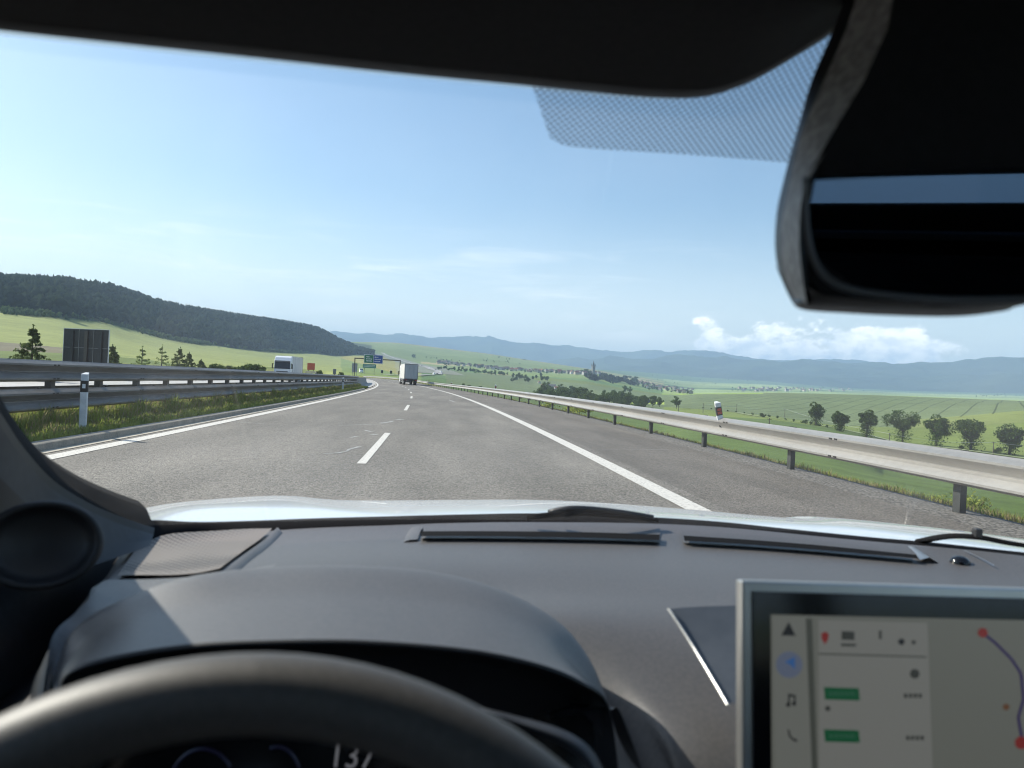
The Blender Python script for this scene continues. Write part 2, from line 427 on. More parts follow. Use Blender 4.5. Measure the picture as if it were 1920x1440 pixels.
put((PX > 640) & (PX < 752) & (PY > 668) & (PY < 668+(PX-640)*.28+4) & (T_ > .8) & (T_ < 3.3), YEL*.72)
put((PX > 742) & (PX < 800) & (PY > 672) & (PY < 700) & (T_ > .8) & (T_ < 3.3), np.array((.21, .21, .12)))
put((PX >= 790) & (PX < 1245) & (T_ < 2.2), MID)
put((PX >= 836) & (PX < 1010) & (T_ < 2.9) & (PY < 700+.14*(PX-840)+30), G_tram*.95)
put((PX > 1000) & (PX < 1245) & (T_ > 1.0) & (T_ < 3.0), G_mead*.85)
put((PX > 1000) & (PX < 1245) & (T_ > 1.7) & (T_ < 2.7), G_tram)
put((PX > 800) & (T_ < 1.02), G_near)
put((PX > 1150) & (T_ > .95) & (T_ < 2.0), G_mead)
put((PX > 1180) & (PX < 1345) & (PY > 753+.02*(PX-1200)) & (PY < 760+.05*(PX-1200)) & (T_ > .5) & (T_ < 2.2), np.array((.27, .36, .07)))
tram = (PX > 1245) & (T_ >= 2.0) & (T_ < 3.1)
low = (PX > 1245) & (PX < 1690) & (T_ > 1.6) & (T_ < 3.1)
tram = tram | low
put(tram, G_tram)
put((PX > 1190) & (PX <= 1245) & (T_ > 1.15) & (T_ < 1.9), G_tram)
put((PX > 1690) & (T_ > 1.6) & (T_ < 2.02) & (PY < 805+nz*3), DRY*.9)
put((PX > 1240) & (PX < 1430) & (T_ > 2.88) & (T_ < 3.06), np.array((.20, .29, .07)))
put((PX > 780) & (T_ > 3.05) & (PX > 1245), PALE*1.15)
band = (T_ > 3.05) & (PX > 1245) & (hc < .45); put(band, PALE*1.5)
put((T_ > 3.05) & (PX > 1245) & (hc > .9), MID)
rid = (PX > 650) & (PX < 1145) & (T_ > 3.9) & (T_ < 5.0)
t5 = T_-4; tilt_ = (PX-740)/400
put(rid, PALE*.95)
put(rid & (t5 > .62+.1*nz) & (t5 < .85), TAN*.72)
put(rid & (t5 < .30), G_left*.9)
put(rid & (T_ > 4.93), MID*.8)
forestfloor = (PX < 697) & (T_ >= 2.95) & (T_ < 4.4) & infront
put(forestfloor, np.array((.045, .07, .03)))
put(T_ >= 5.0, MID)
s2 = np.full(len(xs), 1e4); l2 = np.full(len(xs), 1e4); s2[sel] = s_; l2[sel] = lat_
verge = (l2 > 5.0) & (l2 < 10.0) & (s2 < 450); put(verge, np.array((.13, .14, .045)))
verge = (l2 < -20) & (l2 > -34) & (s2 < 450); put(verge, np.array((.16, .17, .055)))
put(~infront, G_near*1.3)
idx = np.arange(NA*NR).reshape(NA, NR)
F = np.stack([idx[:-1, :-1], idx[1:, :-1], idx[1:, 1:], idx[:-1, 1:]], -1).reshape(-1, 4)[:, ::-1]
tm = bpy.data.materials.new('fields'); tm.use_nodes = True; nt = tm.node_tree; bs = nt.nodes['Principled BSDF']
bs.inputs['Roughness'].default_value = .95; bs.inputs['Specular IOR Level'].default_value = .15
at1 = nt.nodes.new('ShaderNodeAttribute'); at1.attribute_name = 'crop'
at2 = nt.nodes.new('ShaderNodeAttribute'); at2.attribute_name = 'tram'
tc = nt.nodes.new('ShaderNodeTexCoord'); ob = tc.outputs['Object']
A0 = hit(1722, 789) or at(1722, 450); 
p1 = QR(1722, 789, 470); p2 = QR(1812, 749, 960); p3 = QR(1840, 749.5, 960)
td = Vector((p2.x-p1.x, p2.y-p1.y)).normalized(); tn = Vector((td.y, -td.x)); gap = abs((p3-p2).xy.dot(tn))
geo = nt.nodes.new('ShaderNodeSeparateXYZ'); nt.links.new(ob, geo.inputs[0])
gx, gy = V_(nt, geo.outputs[0]), V_(nt, geo.outputs[1])
bend = noise(nt, mapping(nt, ob, (.004, .004, 0)), 1, 1)*5
cc = (gx*tn.x+gy*tn.y+bend)/gap
fr = cc._m('FRACT'); near0 = (fr-.5).abs()
ln = (1-near0.step(.02, .05))*V_(nt, at2.outputs['Fac'])*(noise(nt, ob, .02, 3).step(.3, .5)*.5+.5)
f1 = noise(nt, ob, .06, 5, .6); f2 = noise(nt, ob, 1.3, 4, .6); f3 = noise(nt, mapping(nt, ob, (1, 1, 1), (0, 0, -math.atan2(td.x, td.y))), 6, 2); f4 = noise(nt, ob, .012, 3)
rows = noise(nt, mapping(nt, ob, (.9, .03, 1), (0, 0, .5)), 1.0, 2)
k = (f1-.5)*.55+(f2-.5)*.55+(f3-.5)*.5+(f4-.5)*.5+(rows-.5)*.6+1
k = k*(1-ln*.62)
cb = nt.nodes.new('ShaderNodeCombineColor')
for i in range(3): nt.links.new(k.s, cb.inputs[i])
mx = nt.nodes.new('ShaderNodeMix'); mx.data_type = 'RGBA'; mx.blend_type = 'MULTIPLY'; mx.inputs[0].default_value = 1
nt.links.new(at1.outputs['Color'], mx.inputs[6]); nt.links.new(cb.outputs[0], mx.inputs[7])
nt.links.new(mx.outputs[2], bs.inputs['Base Color'])
bp = nt.nodes.new('ShaderNodeBump'); bp.inputs['Strength'].default_value = .6; bp.inputs['Distance'].default_value = .15
nt.links.new(f2.s, bp.inputs['Height']); nt.links.new(bp.outputs[0], bs.inputs['Normal'])
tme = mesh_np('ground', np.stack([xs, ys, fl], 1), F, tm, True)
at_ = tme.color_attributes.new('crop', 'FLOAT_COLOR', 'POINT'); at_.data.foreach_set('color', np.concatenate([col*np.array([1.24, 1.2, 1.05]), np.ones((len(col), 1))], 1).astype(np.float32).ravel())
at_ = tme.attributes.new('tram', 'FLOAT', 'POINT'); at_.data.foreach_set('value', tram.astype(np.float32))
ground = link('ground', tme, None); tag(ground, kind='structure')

# ------------------------------------------------------------------ distant ranges
def ridge(name, ctrl, r0, r1, colr, seed, rough_amp, depth=1.0):
    """ctrl: silhouette points (px,py) at range r1; foot at range r0"""
    pa = [azr(p, q, r1) for p, q in ctrl]; a0, a1 = pa[0][0], pa[-1][0]
    A = np.linspace(a0, a1, int((a1-a0)/rad(.09))); ztop = np.interp(A, [p[0] for p in pa], [p[1] for p in pa])
    U = np.concatenate([np.linspace(0, 1, 34), [1.08, 1.3, 1.7]])
    r = r0+(r1-r0)*U
    XX = np.sin(A)[:, None]*r[None]; YY = np.cos(A)[:, None]*r[None]
    shape = np.where(U < 1, np.sin(np.clip(U, 0, 1)*math.pi/2)**1.25, 1-(U-1)*.9)
    zfoot = np.interp(A, AZ, Zk[6])-25
    Zm = zfoot[:, None]+(ztop-zfoot)[:, None]*shape[None]
    rr = np.random.default_rng(seed); o = 0; am = 1.0; L = 2000.0
    for oc in range(6):
        w_ = wob(XX, YY, L, seed*10+oc); o = o+am*(1-2*np.abs(w_)) if oc < 4 else o+am*w_
        am *= .52; L *= .5
    fade = (np.clip(U/.18, 0, 1)*np.clip((1-U)*4, 0.0, 1)+.05)[None]
    Zm = Zm+o*rough_amp*fade
    Zm[:, U == 1] += (wob(A[:, None]*1e4, A[:, None]*0, 110, seed+3)*rough_amp*.06)
    n1, n2 = Zm.shape; id_ = np.arange(n1*n2).reshape(n1, n2)
    FF = np.stack([id_[:-1, :-1], id_[1:, :-1], id_[1:, 1:], id_[:-1, 1:]], -1).reshape(-1, 4)[:, ::-1]
    me = mesh_np(name, np.stack([XX, YY, Zm], -1).reshape(-1, 3), FF, colr, True)
    return tag(link(name, me, None), kind='structure')
M['mtn'] = nmat('mountain_forest', (.03, .05, .03), (.055, .08, .04), .003, .95, detail=7, lo=.3, hi=.7, spec=.1)
M['mtn2'] = nmat('mountain_far', (.06, .09, .05), (.03, .05, .035), .0016, .95, detail=5, spec=.1)
ridge('mountains', [(560, 640), (650, 628.5), (690, 628.5), (720, 633), (760, 636), (800, 639.5), (860, 641), (922, 639.5), (960, 645), (1000, 652), (1060, 657), (1120, 662), (1145, 664), (1200, 668), (1225, 666), (1260, 669), (1300, 667), (1350, 669.5), (1390, 676), (1440, 680), (1560, 684), (1700, 690), (1800, 692), (1900, 686), (2100, 690)], 9700, 12600, M['mtn2'], 4, 60)
ridge('mountain_range', [(1000, 694), (1060, 686), (1110, 682), (1150, 676), (1200, 681), (1240, 677), (1330, 677), (1390, 679), (1440, 681), (1500, 679), (1525, 679), (1580, 684), (1640, 686), (1710, 687.5), (1735, 690), (1790, 689), (1815, 686), (1860, 681), (1900, 679), (1960, 677), (2060, 690), (2200, 700)], 7700, 9700, M['mtn'], 8, 50)
ridge('wooded_hills', [(1130, 703), (1180, 699), (1240, 696), (1300, 698), (1380, 704), (1440, 706), (1500, 702), (1560, 705), (1640, 711), (1720, 712), (1800, 708), (1920, 704), (2000, 706), (2200, 720)], 7300, 8300, M['mtn'], 12, 28)

# ------------------------------------------------------------------ road, verges, markings
def ribbon(name, lats, s0, s1, mt, dz=0, ds=2.0, zs=None):
    n = int((s1-s0)/ds)+1; rows = []
    for i in range(n):
        s = s0+(s1-s0)*i/(n-1); rows.append([RP(s, l, dz+(zs[j] if zs else 0)) for j, l in enumerate(lats)][::-1])
    return link(name, MB().grid(rows), mt)
XL, XD, XR = -4.90, -1.0255, 2.670
tag(ribbon('road', [-5.34, 3.0], -85, 440, M['asphalt'], 0), kind='structure')
tag(ribbon('road_shoulder', [3.0, 5.30], -85, 440, M['asphalt_dark'], 0), kind='structure')
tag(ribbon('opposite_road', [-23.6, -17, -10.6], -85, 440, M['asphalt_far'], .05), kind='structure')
tag(ribbon('gravel_verge', [5.30, 5.7, 6.05], -85, 440, M['gravel'], 0, zs=[0.0, .015, -.01]), kind='structure')
tag(ribbon('rail_shade_verge', [6.05, 6.3, 6.55], -85, 440, nmat('rail_shade_dirt', (.035, .03, .025), (.07, .06, .045), 9, .95), 0, zs=[-.01, -.06, -.14]), kind='structure')  # verge soil darkened to paint in the shadow line under the rail
tag(ribbon('gutter_strip', [-5.33, -5.16], -85, 300, M['gutter'], .008), kind='structure')
kb = MB(); n = 120
rows = []
for i in range(n+1):
    s = -60+(75+60)*i/n; rows.append([RP(s, l, z) for l, z in ((-5.54, .03), (-5.54, .10), (-5.52, .115), (-5.38, .115), (-5.35, .10), (-5.335, .0))][::-1])
tag(link('kerb', kb.grid(rows), M['kerb']), kind='structure')
# markings
def line(name, lat, wd, s0, s1, dz=.006, ds=2):
    return tag(ribbon(name, [lat-wd/2, lat+wd/2], s0, s1, M['paint'], dz, ds), kind='structure')
line('edge_line', XL, .25, -80, 430); line('edge_line', XR, .25, -80, 430)
line('edge_line', -11.2, .25, -80, 430, .06); line('edge_line', -22.2, .25, -80, 430, .06)
for k_ in range(-3, 20):
    s0 = 10.76+18*k_
    line('lane_dash', XD, .125, s0, s0+6, .006, 1)
    line('lane_dash', -17.0, .125, s0+5, s0+11, .06, 1)
def scrib(pts, wd=.035):
    P = []
    for px, py in pts:
        d = ray(px, py); t = -EYE/d[2]
        for _ in range(3): t = -(EYE-float(np.interp(d[1]*t, S, cz)))/d[2]
        P.append(Vector((d[0]*t, d[1]*t)))
    rows = []
    for i, p in enumerate(P):
        t = (P[min(i+1, len(P)-1)]-P[max(0, i-1)]).normalized(); nn = Vector((-t.y, t.x))*wd*(1+.5*math.sin(i*2.1))
        z = float(np.interp(p.y, S, cz))+BANK*p.x+.005
        rows.append([(p.x+nn.x, p.y+nn.y, z), (p.x-nn.x, p.y-nn.y, z)])
    return tag(link('paint_scribble', MB().grid(rows), M['scrib']), kind='structure')
M['scrib'] = nmat('worn_paint', (.40, .39, .37), (.2, .2, .19), 20, .7)
for pts, wd in (([(607, 850), (632, 849), (650, 846), (655, 842), (675, 837)], .03), ([(657, 820), (668, 818), (674, 819)], .03), ([(684, 806), (695, 809), (703, 808)], .04), ([(697, 815), (706, 814)], .05),
                ([(635, 797), (680, 796), (712, 795), (736, 790)], .025), ([(712, 793), (730, 791), (737, 789)], .04), ([(742, 787), (755, 786)], .06), ([(737, 751), (760, 751.5), (775, 751.5)], .04),
                ([(1000, 841), (1060, 842), (1100, 844), (1180, 844), (1255, 846)], .012), ([(842, 750), (852, 754)], .04), ([(440, 790), (475, 792), (500, 794)], .02)): scrib(pts, wd)
# short slip road and far motorway laid on the far hillside
def strip_on_ground(name, pts, wd, mt, lift=.6):
    P = [(hit(px, py, 400) if r is None else at(px, r)) for px, py, r in pts]
    fine = []
    for a, b in zip(P[:-1], P[1:]):
        for i in range(12): fine.append(a.lerp(b, i/12))
    rows = []
    for i, p in enumerate(fine):
        t = (fine[min(i+1, len(fine)-1)]-fine[max(i-1, 0)]); nn = Vector((-t.y, t.x)).normalized()*wd
        rows.append([(p.x+nn.x*q, p.y+nn.y*q, gz(p.x+nn.x*q, p.y+nn.y*q)+lift) for q in (1, .33, -.33, -1)])
    me = link(name, MB().grid(rows), mt); return tag(me, kind='structure')
M['far_road'] = nmat('far_road', (.27, .26, .24), (.34, .32, .30), .02)
M['far_bank'] = nmat('far_bank', (.19, .18, .13), (.14, .16, .09), .03)
strip_on_ground('embankment', [(700, 664, 2750), (735, 669, 2500), (770, 678, 2050), (800, 688, 1700), (822, 699, 1100)], 42, M['far_bank'], .3)
strip_on_ground('motorway', [(715, 664, 2900), (735, 669, 2500), (770, 678, 2050), (800, 688, 1700), (822, 696, 1300), (820, 701, 1080)], 6.5, M['far_road'], 1.0)
strip_on_ground('slip_road', [(690, 704, 520), (740, 703, 620), (785, 702, 760), (815, 699, 1050)], 3, M['far_road'], .9)
strip_on_ground('country_road', [(1385, 770, 430), (1450, 783, 340), (1560, 802, 285), (1690, 832, 250), (1815, 846, 240), (1960, 866, 236)], 1.6, nmat('farm_track', (.30, .34, .16), (.24, .28, .12), .3), .25)

# ------------------------------------------------------------------ guard rails
def wprofile(z0, z1, off, face):
    h = z1-z0; pr = [(.02, 0), (.05, .02), (.11, .10), (.11, .17), (.04, .36), (.0, .44), (.0, .48), (.04, .60), (.11, .76), (.11, .83), (.04, .94), (.01, 1)]
    return [(off+face*a, z0+h*b) for a, b in pr]
def beam(parent, name, prof, s0, s1, mt, bolts_s=(), face=1, ds=2.0):
    n = max(2, int((s1-s0)/ds)+1); rows = []
    for i in range(n):
        s = s0+(s1-s0)*i/(n-1); rows.append([RP(s, l, z) for l, z in prof])
    mb = MB().grid(rows); o = link(name, mb, mt, parent, solid=.004)
    o.data.polygons.foreach_set('use_smooth', [False]*len(o.data.polygons))
    if bolts_s:
        b = mb; nb = len(mb.f)
        lp = [p for p in prof]
        for s in bolts_s:
            for ds_ in (-.14, .0, ):
                for (i_) in (2, 3, 8, 9):
                    l, z = lp[i_]; p = RP(s+ds_+(0.02 if i_ in (2, 8) else .06), l+face*.006, z+(.012 if i_ in (2, 8) else -.012))
                    b.box(p, (.014, .022, .022), RH(s))
        me = bpy.data.meshes.new('rail'); me.from_pydata([tuple(v) for v in mb.v], [], mb.f); me.materials.append(mt); me.materials.append(M['bolt'])
        me.polygons.foreach_set('material_index', [0]*nb+[1]*(len(mb.f)-nb)); me.update(); o.data = me
    return o
S0P = 7.881
gr = thing('guard_rail', 'bright galvanised steel guard rail on dark posts along the right shoulder above the green field', 'guard rail')
prof = wprofile(.33, .70, 5.62, -1)
beam(gr, 'rail_beam', prof, -60, 330, M['zinc'], [S0P-1.6+4*i for i in range(-2, 12)], -1)
pm = MB()
for sx_, sy_, bx, by in ((0, 0, .008, .12), (.035, .056, .07, .008), (.035, -.056, .07, .008)): pm.box((sx_+.02, sy_, .2), (bx, by, 1.0))
pm.box((.02, 0, .52), (.09, .10, .26))
def wposts(parent, lat, s0, ds, n, zoff=0):
    base = None
    for i in range(n):
        s = s0+ds*i; p = RP(s, lat, zoff)
        if base is None: o = link('rail_post', pm, M['post'], parent); base = o
        else: o = base.copy(); COL.objects.link(o); o.parent = parent
        o.location = p; o.rotation_euler = (0, 0, RH(s))
wposts(gr, 5.65, S0P-8, 4, 82)
gl = thing('median_barrier', 'tall double steel guard rail with two grey beams standing in the grassy median', 'guard rail')
LB = -6.82
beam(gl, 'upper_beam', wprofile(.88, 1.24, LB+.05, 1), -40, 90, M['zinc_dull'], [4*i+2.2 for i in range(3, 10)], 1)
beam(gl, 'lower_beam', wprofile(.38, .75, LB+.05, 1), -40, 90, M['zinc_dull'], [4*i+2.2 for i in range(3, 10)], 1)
pm = MB(); pm.box((0, 0, .58), (.012, .16, 1.28)); pm.box((-.05, .075, .58), (.10, .012, 1.28)); pm.box((-.05, -.075, .58), (.10, .012, 1.28)); pm.box((.028, 0, 1.05), (.05, .12, .2)); pm.box((.028, 0, .56), (.05, .12, .2))
wposts(gl, LB, 14.4-24, 2, 50)
go = thing('guard_rail', 'low grey guard rail behind the median barrier along the opposite carriageway', 'guard rail')
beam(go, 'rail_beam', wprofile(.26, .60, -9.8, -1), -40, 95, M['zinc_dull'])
pm = MB(); pm.box((0, 0, .2), (.06, .12, .76))
wposts(go, -9.72, -20, 4, 28)
ge = thing('roadside_guard_rail', 'thin distant guard rail along the far edge of the opposite carriageway', 'guard rail')
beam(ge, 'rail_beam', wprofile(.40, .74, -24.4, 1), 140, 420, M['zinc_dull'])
pm = MB(); pm.box((0, 0, .3), (.06, .12, .8)); wposts(ge, -24.5, 140, 4, 70)
gm = thing('median_guard_rail', 'distant steel guard rail continuing along the median beyond the concrete barrier', 'guard rail')
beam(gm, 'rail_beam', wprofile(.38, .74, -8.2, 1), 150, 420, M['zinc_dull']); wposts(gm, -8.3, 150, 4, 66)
# concrete barrier
prof = [(-7.45, 0), (-7.40, .1), (-7.22, .35), (-7.16, 1.15), (-6.98, 1.15), (-6.92, .35), (-6.74, .1), (-6.69, 0)]
rows = []
for i in range(31):
    s = 90+60*i/30; rows.append([RP(s, l, z-.02) for l, z in prof][::-1])
cbm = MB().grid(rows); nn_ = len(prof); cbm.f.append(tuple(range(nn_))); cbm.f.append(tuple(range(30*nn_, 31*nn_))[::-1])
tag(link('concrete_barrier', cbm, M['concrete']), 'pale concrete safety barrier curving out of the steel median rail', 'barrier')
ribbon_o = ribbon('median_ground', [-10.6, -8, -5.53], -60, 100, M['soil'], .06); tag(ribbon_o, kind='structure')
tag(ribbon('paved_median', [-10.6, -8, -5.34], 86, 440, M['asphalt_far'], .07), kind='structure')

# ------------------------------------------------------------------ marker posts
def marker(name, label, p, h, red=False, tilt=0, rz=0, z0=0.0, group=None):
    t = thing(name, label, 'marker post', p, rz, group); t.rotation_euler = (0, tilt, rz)
    sec = [(-.06, -.05), (-.045, -.058), (.045, -.058), (.06, -.05), (.03, .05), (-.03, .05)]
    b = MB().prism([(x, y, z0) for x, y in sec], (0, 0, h-z0)); top = b.v[len(sec):]
    b.v = b.v[:len(sec)]+[(x, y, z+(.03 if y > 0 else 0)) for x, y, z in top]
    link('post_body', b, M['white_plastic'], t, bevel=.004)
    zb = h-.30 if not red else h-.25
    bb = MB().prism([(x*1.04, y*1.04, zb) for x, y in sec], (0, 0, .19 if not red else .17)); link('black_band', bb, M['black_band'], t)
    r = MB()
    if red:
        for z in (zb+.03, zb+.095): r.box((0, -.063, z+.02), (.085, .006, .05))
    else: r.box((0, -.063, zb+.10), (.05, .006, .07))
    link('reflector', r, M['red_reflector' if red else 'reflector'], t)
    return t
marker('delineator_post', 'white marker post with black band and white reflector in front of the near median rail', RP(13.5, -5.88, .02), 1.02, rz=.05)
marker('delineator_post', 'small white marker post standing before the end of the steel median rail', RP(57, -6.0, .04), 1.0)
t = marker('delineator_post', 'tilted white marker with red reflectors mounted on top of the right guard rail', RP(14.75, 5.72, .0), 1.01, True, -.22, .1, .66)
br = MB().box((0, .0, .62), (.03, .03, .2)); link('bracket', br, M['post'], t)
for s in (62, 112, 162):
    marker('delineator_post', 'tiny red marker on the right guard rail far down the curve', RP(s, 5.72, 0), .98, True, 0, 0, .66, 'small markers along the right guard rail')

# ------------------------------------------------------------------ vehicles
M['trailer'] = nmat('trailer_side', (.62, .61, .58), (.50, .49, .47), .6, .5, stretch=(2, 2, .3))
M['doors'] = nmat('trailer_doors', (.42, .44, .46), (.34, .36, .38), 1.2, .45, stretch=(1, 1, .2))
M['tyre'] = mat('tyre', (.015, .015, .016), .8); M['dark'] = mat('chassis', (.02, .022, .025), .6); M['glass_dark'] = mat('dark_glass', (.015, .02, .028), .08)
M['white_paint'] = mat('white_paint', (.75, .76, .78), .3); M['grey_trim'] = mat('grey_trim', (.14, .15, .16), .5); M['rim'] = mat('wheel_rim', (.35, .35, .36), .4, .6)
M['tail_red'] = mat('tail_lamp', (.35, .02, .02), .3); M['lamp'] = mat('head_lamp', (.7, .72, .75), .15)
M['alu'] = mat('aluminium_edge', (.55, .56, .57), .4, .6)
def wheel(parent, x, y, r=.5, wd=.3, side=1):
    b = MB().tube([(x-wd/2, y, r), (x+wd/2, y, r)], r, 20); w_ = link('wheel', b, M['tyre'], parent)
    b = MB().tube([(x+side*(wd/2-.02), y, r), (x+side*(wd/2+.01), y, r)], r*.55, 14); link('rim', b, M['rim'], w_)
def semitrailer(t, y0, y1, top=4.0, rear_doors=True, rear=-1):
    L = y1-y0; c = (y0+y1)/2
    link('trailer_box', MB().box((0, c, 1.15+(top-1.15)/2), (2.50, L, top-1.15)), M['trailer'], t, bevel=.02)
    fr = MB(); yr = y0 if rear < 0 else y1; e = -.02 if rear < 0 else .02
    for x in (-1.235, 1.235): fr.box((x, yr+e, 2.57), (.09, .06, 2.86))
    fr.box((0, yr+e, 3.94), (2.56, .07, .14)); fr.box((0, yr+e, 1.17), (2.56, .08, .14)); link('rear_frame', fr, M['grey_trim'], t)
    for s in (-1, 1):
        d = MB().box((s*.595, yr+e*1.2, 2.55), (1.16, .03, 2.58)); dd = link('rear_door', d, M['doors'], t)
        h = MB()
        for k in (.25, .85): h.tube([(s*k, yr+e*2.6, 1.3), (s*k, yr+e*2.6, 3.82)], .018, 6)
        link('lock_bar', h, M['alu'], dd)
    link('chassis', MB().box((0, c, .95), (1.0, L-.4, .30)).box((0, yr-e*8, .62), (2.3, .12, .14)).box((0, yr-e*4, .98), (2.4, .10, .22)).box((0, y0+2.6, .55), (.12, .12, .6)), M['dark'], t)
    for s in (-1, 1):
        for yy in (y0+2.4, y0+3.7, y0+5.0): wheel(t, s*1.05, yy, .5, .36, s)
        link('tail_lamp', MB().box((s*.95, yr+e*1.5-.04, .95), (.42, .05, .13)), M['tail_red'], t)
        link('mudguard', MB().box((s*1.05, y0+3.7, 1.10), (.42, 4.1, .04)).box((s*1.05, y0+1.55, .70), (.42, .03, .5)), M['dark'], t)
        link('side_guard', MB().box((s*1.2, y0+8.5, .85), (.04, 3.8, .12)).box((s*1.2, y0+8.5, .58), (.04, 3.8, .10)), M['alu'], t)
def tractor(t, y0, col):                 # y0 = rear of cab zone, front at +y
    f = y0+2.3
    sec = [(y0, .95), (y0, 3.55), (y0+.5, 3.85), (y0+1.5, 3.65), (f-.15, 3.0), (f+.02, 1.75), (f+.05, .45), (y0+.3, .45)]
    link('cab', MB().prism([(-1.24, y, z) for y, z in sec], (2.48, 0, 0)), col, t, bevel=.07)
    ws = [(f-.125, 2.92), (f+.045, 1.85)]
    n_ = .03
    link('windscreen', MB().add([(-1.12, ws[0][0]+n_, ws[0][1]), (1.12, ws[0][0]+n_, ws[0][1]), (1.17, ws[1][0]+n_, ws[1][1]), (-1.17, ws[1][0]+n_, ws[1][1]), (-1.12, ws[0][0]-.02, ws[0][1]), (1.12, ws[0][0]-.02, ws[0][1]), (1.17, ws[1][0]-.02, ws[1][1]), (-1.17, ws[1][0]-.02, ws[1][1])], [(0, 1, 2, 3), (4, 7, 6, 5), (0, 4, 5, 1), (3, 2, 6, 7), (0, 3, 7, 4), (1, 5, 6, 2)]), M['glass_dark'], t)
    link('sun_visor', MB().box((0, f+.06, 3.02), (2.3, .25, .18)), M['grey_trim'], t, bevel=.03)
    link('grille', MB().box((0, f+.06, 1.28), (1.7, .05, .42)).box((0, f+.07, .78), (1.5, .05, .22)), M['dark'], t)
    link('bumper', MB().box((0, f+.08, .55), (2.48, .16, .36)), col, t, bevel=.04)
    for s in (-1, 1):
        link('headlight', MB().box((s*1.0, f+.10, .85), (.42, .06, .2)), M['lamp'], t, bevel=.02)
        link('side_window', MB().box((s*1.245, f-.75, 2.35), (.02, .85, .75)), M['glass_dark'], t)
        mr = link('mirror', MB().box((s*1.48, f-.02, 2.25), (.16, .18, .75)).box((s*1.37, f-.1, 2.6), (.25, .04, .05)).box((s*1.37, f-.1, 1.95), (.25, .04, .05)), M['dark'], t)
        for yy in (f-1.4, y0-1.6): wheel(t, s*1.05, yy, .5, .32, s)
    link('chassis_rail', MB().box((0, y0-1.1, .85), (.9, 3.6, .25)), M['dark'], t)
s = 147; p = RP(s, 1.35, 0.0)
t = thing('semi_truck', 'grey box semi trailer seen from behind driving ahead in the right lane', 'truck', p, RH(s)+.02)
semitrailer(t, 0, 13.6, 4.0); tractor(t, 14.6, M['white_paint'])
s = 139; p = RP(s, -19.2, 0.05)
t = thing('oncoming_truck', 'white semi truck with dark windscreen coming towards us on the opposite carriageway', 'truck', p, RH(s)+math.pi-.02)
semitrailer(t, 0, 13.6, 3.9); tractor(t, 14.0, M['white_paint'])
def small_car(name, label, p, rz, body, L=4.4, H=1.45, group=None, van=False):
    t = thing(name, label, 'van' if van else 'car', p, rz, group)
    if van: sec = [(-L/2, .4), (-L/2, H), (L/2-1.5, H), (L/2-.8, H*.62), (L/2, H*.5), (L/2, .4)]
    else: sec = [(-L/2, .35), (-L/2, .9), (-L/2+.4, 1.0), (-L/2+1.0, H), (.5, H), (1.1, .95), (L/2, .8), (L/2, .35)]
    link('body', MB().prism([(-.88, y, z) for y, z in sec], (1.76, 0, 0)), body, t, bevel=.06)
    link('windscreen', MB().box((0, .95 if not van else L/2-1.1, H*.83), (1.5, .5, .35)), M['glass_dark'], t, bevel=.03)
    link('rear_window', MB().box((0, -L/2+.55 if not van else -L/2-.01, H*.8), (1.4, .6 if not van else .04, .3)), M['glass_dark'], t, bevel=.02)
    for s_ in (-1, 1):
        for yy in (-L/2+.8, L/2-.8): wheel(t, s_*.8, yy, .33, .2, s_)
        link('headlight', MB().box((s_*.65, L/2+.0, .65), (.3, .06, .14)), M['lamp'], t)
    return t
M['car_grey'] = mat('grey_paint', (.2, .21, .22), .35); M['car_dark'] = mat('dark_paint', (.04, .045, .06), .3)
s = 262; small_car('white_van', 'tiny white van approaching beyond the concrete barrier', at(677, 430, .1), RH(s)+math.pi, M['white_paint'], 5.6, 2.5, van=True)
for i, (px, r, wp, van) in enumerate(((813, 960, 'white_paint', True), (819, 1060, 'car_dark', False), (826, 1180, 'white_paint', True), (816, 1350, 'car_grey', False), (806, 1600, 'white_paint', False), (790, 1800, 'car_dark', False), (768, 2080, 'white_paint', True))):
    p = at(px, r, 1.2)
    lab = ['white van on the far motorway nearest to the grey truck', 'dark car just above the white van on the far motorway', 'white van on the bend of the far motorway', 'grey car on the bend of the far motorway', 'white car climbing the far motorway', 'dark car climbing the far motorway', 'white van high up on the far motorway'][i]
    small_car('van' if van else 'parked_car'.replace('parked_', ''), lab, p, .3, M[wp], 5.2 if van else 4.4, 2.6 if van else 1.5, 'vehicles on the far motorway', van)

# ------------------------------------------------------------------ signs
M['sign_back'] = nmat('sign_back', (.030, .036, .040), (.022, .028, .032), 1.5, .55, .2); M['sign_line'] = mat('sign_seam', (.2, .21, .21), .5, .4)
M['green_sign'] = mat('green_sign', (.015, .16, .075), .5); M['blue_sign'] = mat('blue_sign', (.015, .07, .28), .5); M['white_sign'] = mat('white_sign', (.75, .76, .76), .5)
M['teal_sign'] = mat('teal_sign', (.04, .20, .17), .5); M['orange'] = mat('orange_red_panel', (.42, .085, .035), .6); M['tan'] = mat('trailer_tan', (.45, .40, .30), .6)
M['gantry'] = mat('gantry_steel', (.07, .065, .06), .5, .4)
p = at(160, 50.5); p = Vector((p.x, p.y, .1)); dz0 = 0
t = thing('road_sign', 'large dark back of a road sign standing behind the median rail between two spruces', 'road sign', p, -.28)
w2 = 1.47
pan = link('panel', MB().box((0, 0, 1.9), (w2*2, .03, 2.05)), M['sign_back'], t)
sm = MB()
for x in (-.45, .5): sm.box((x, -.03, 1.9), (.025, .02, 2.0))
sm.box((0, -.03, 1.85), (2.9, .02, .025)); link('seam', sm, M['sign_line'], pan)
for i, x in enumerate((-.88, .05, .98)):
    link('post', MB().box((x, -.06, 1.35), (.20, .09, 2.9)), M['gantry'] if i == 1 else M['sign_back'], t)
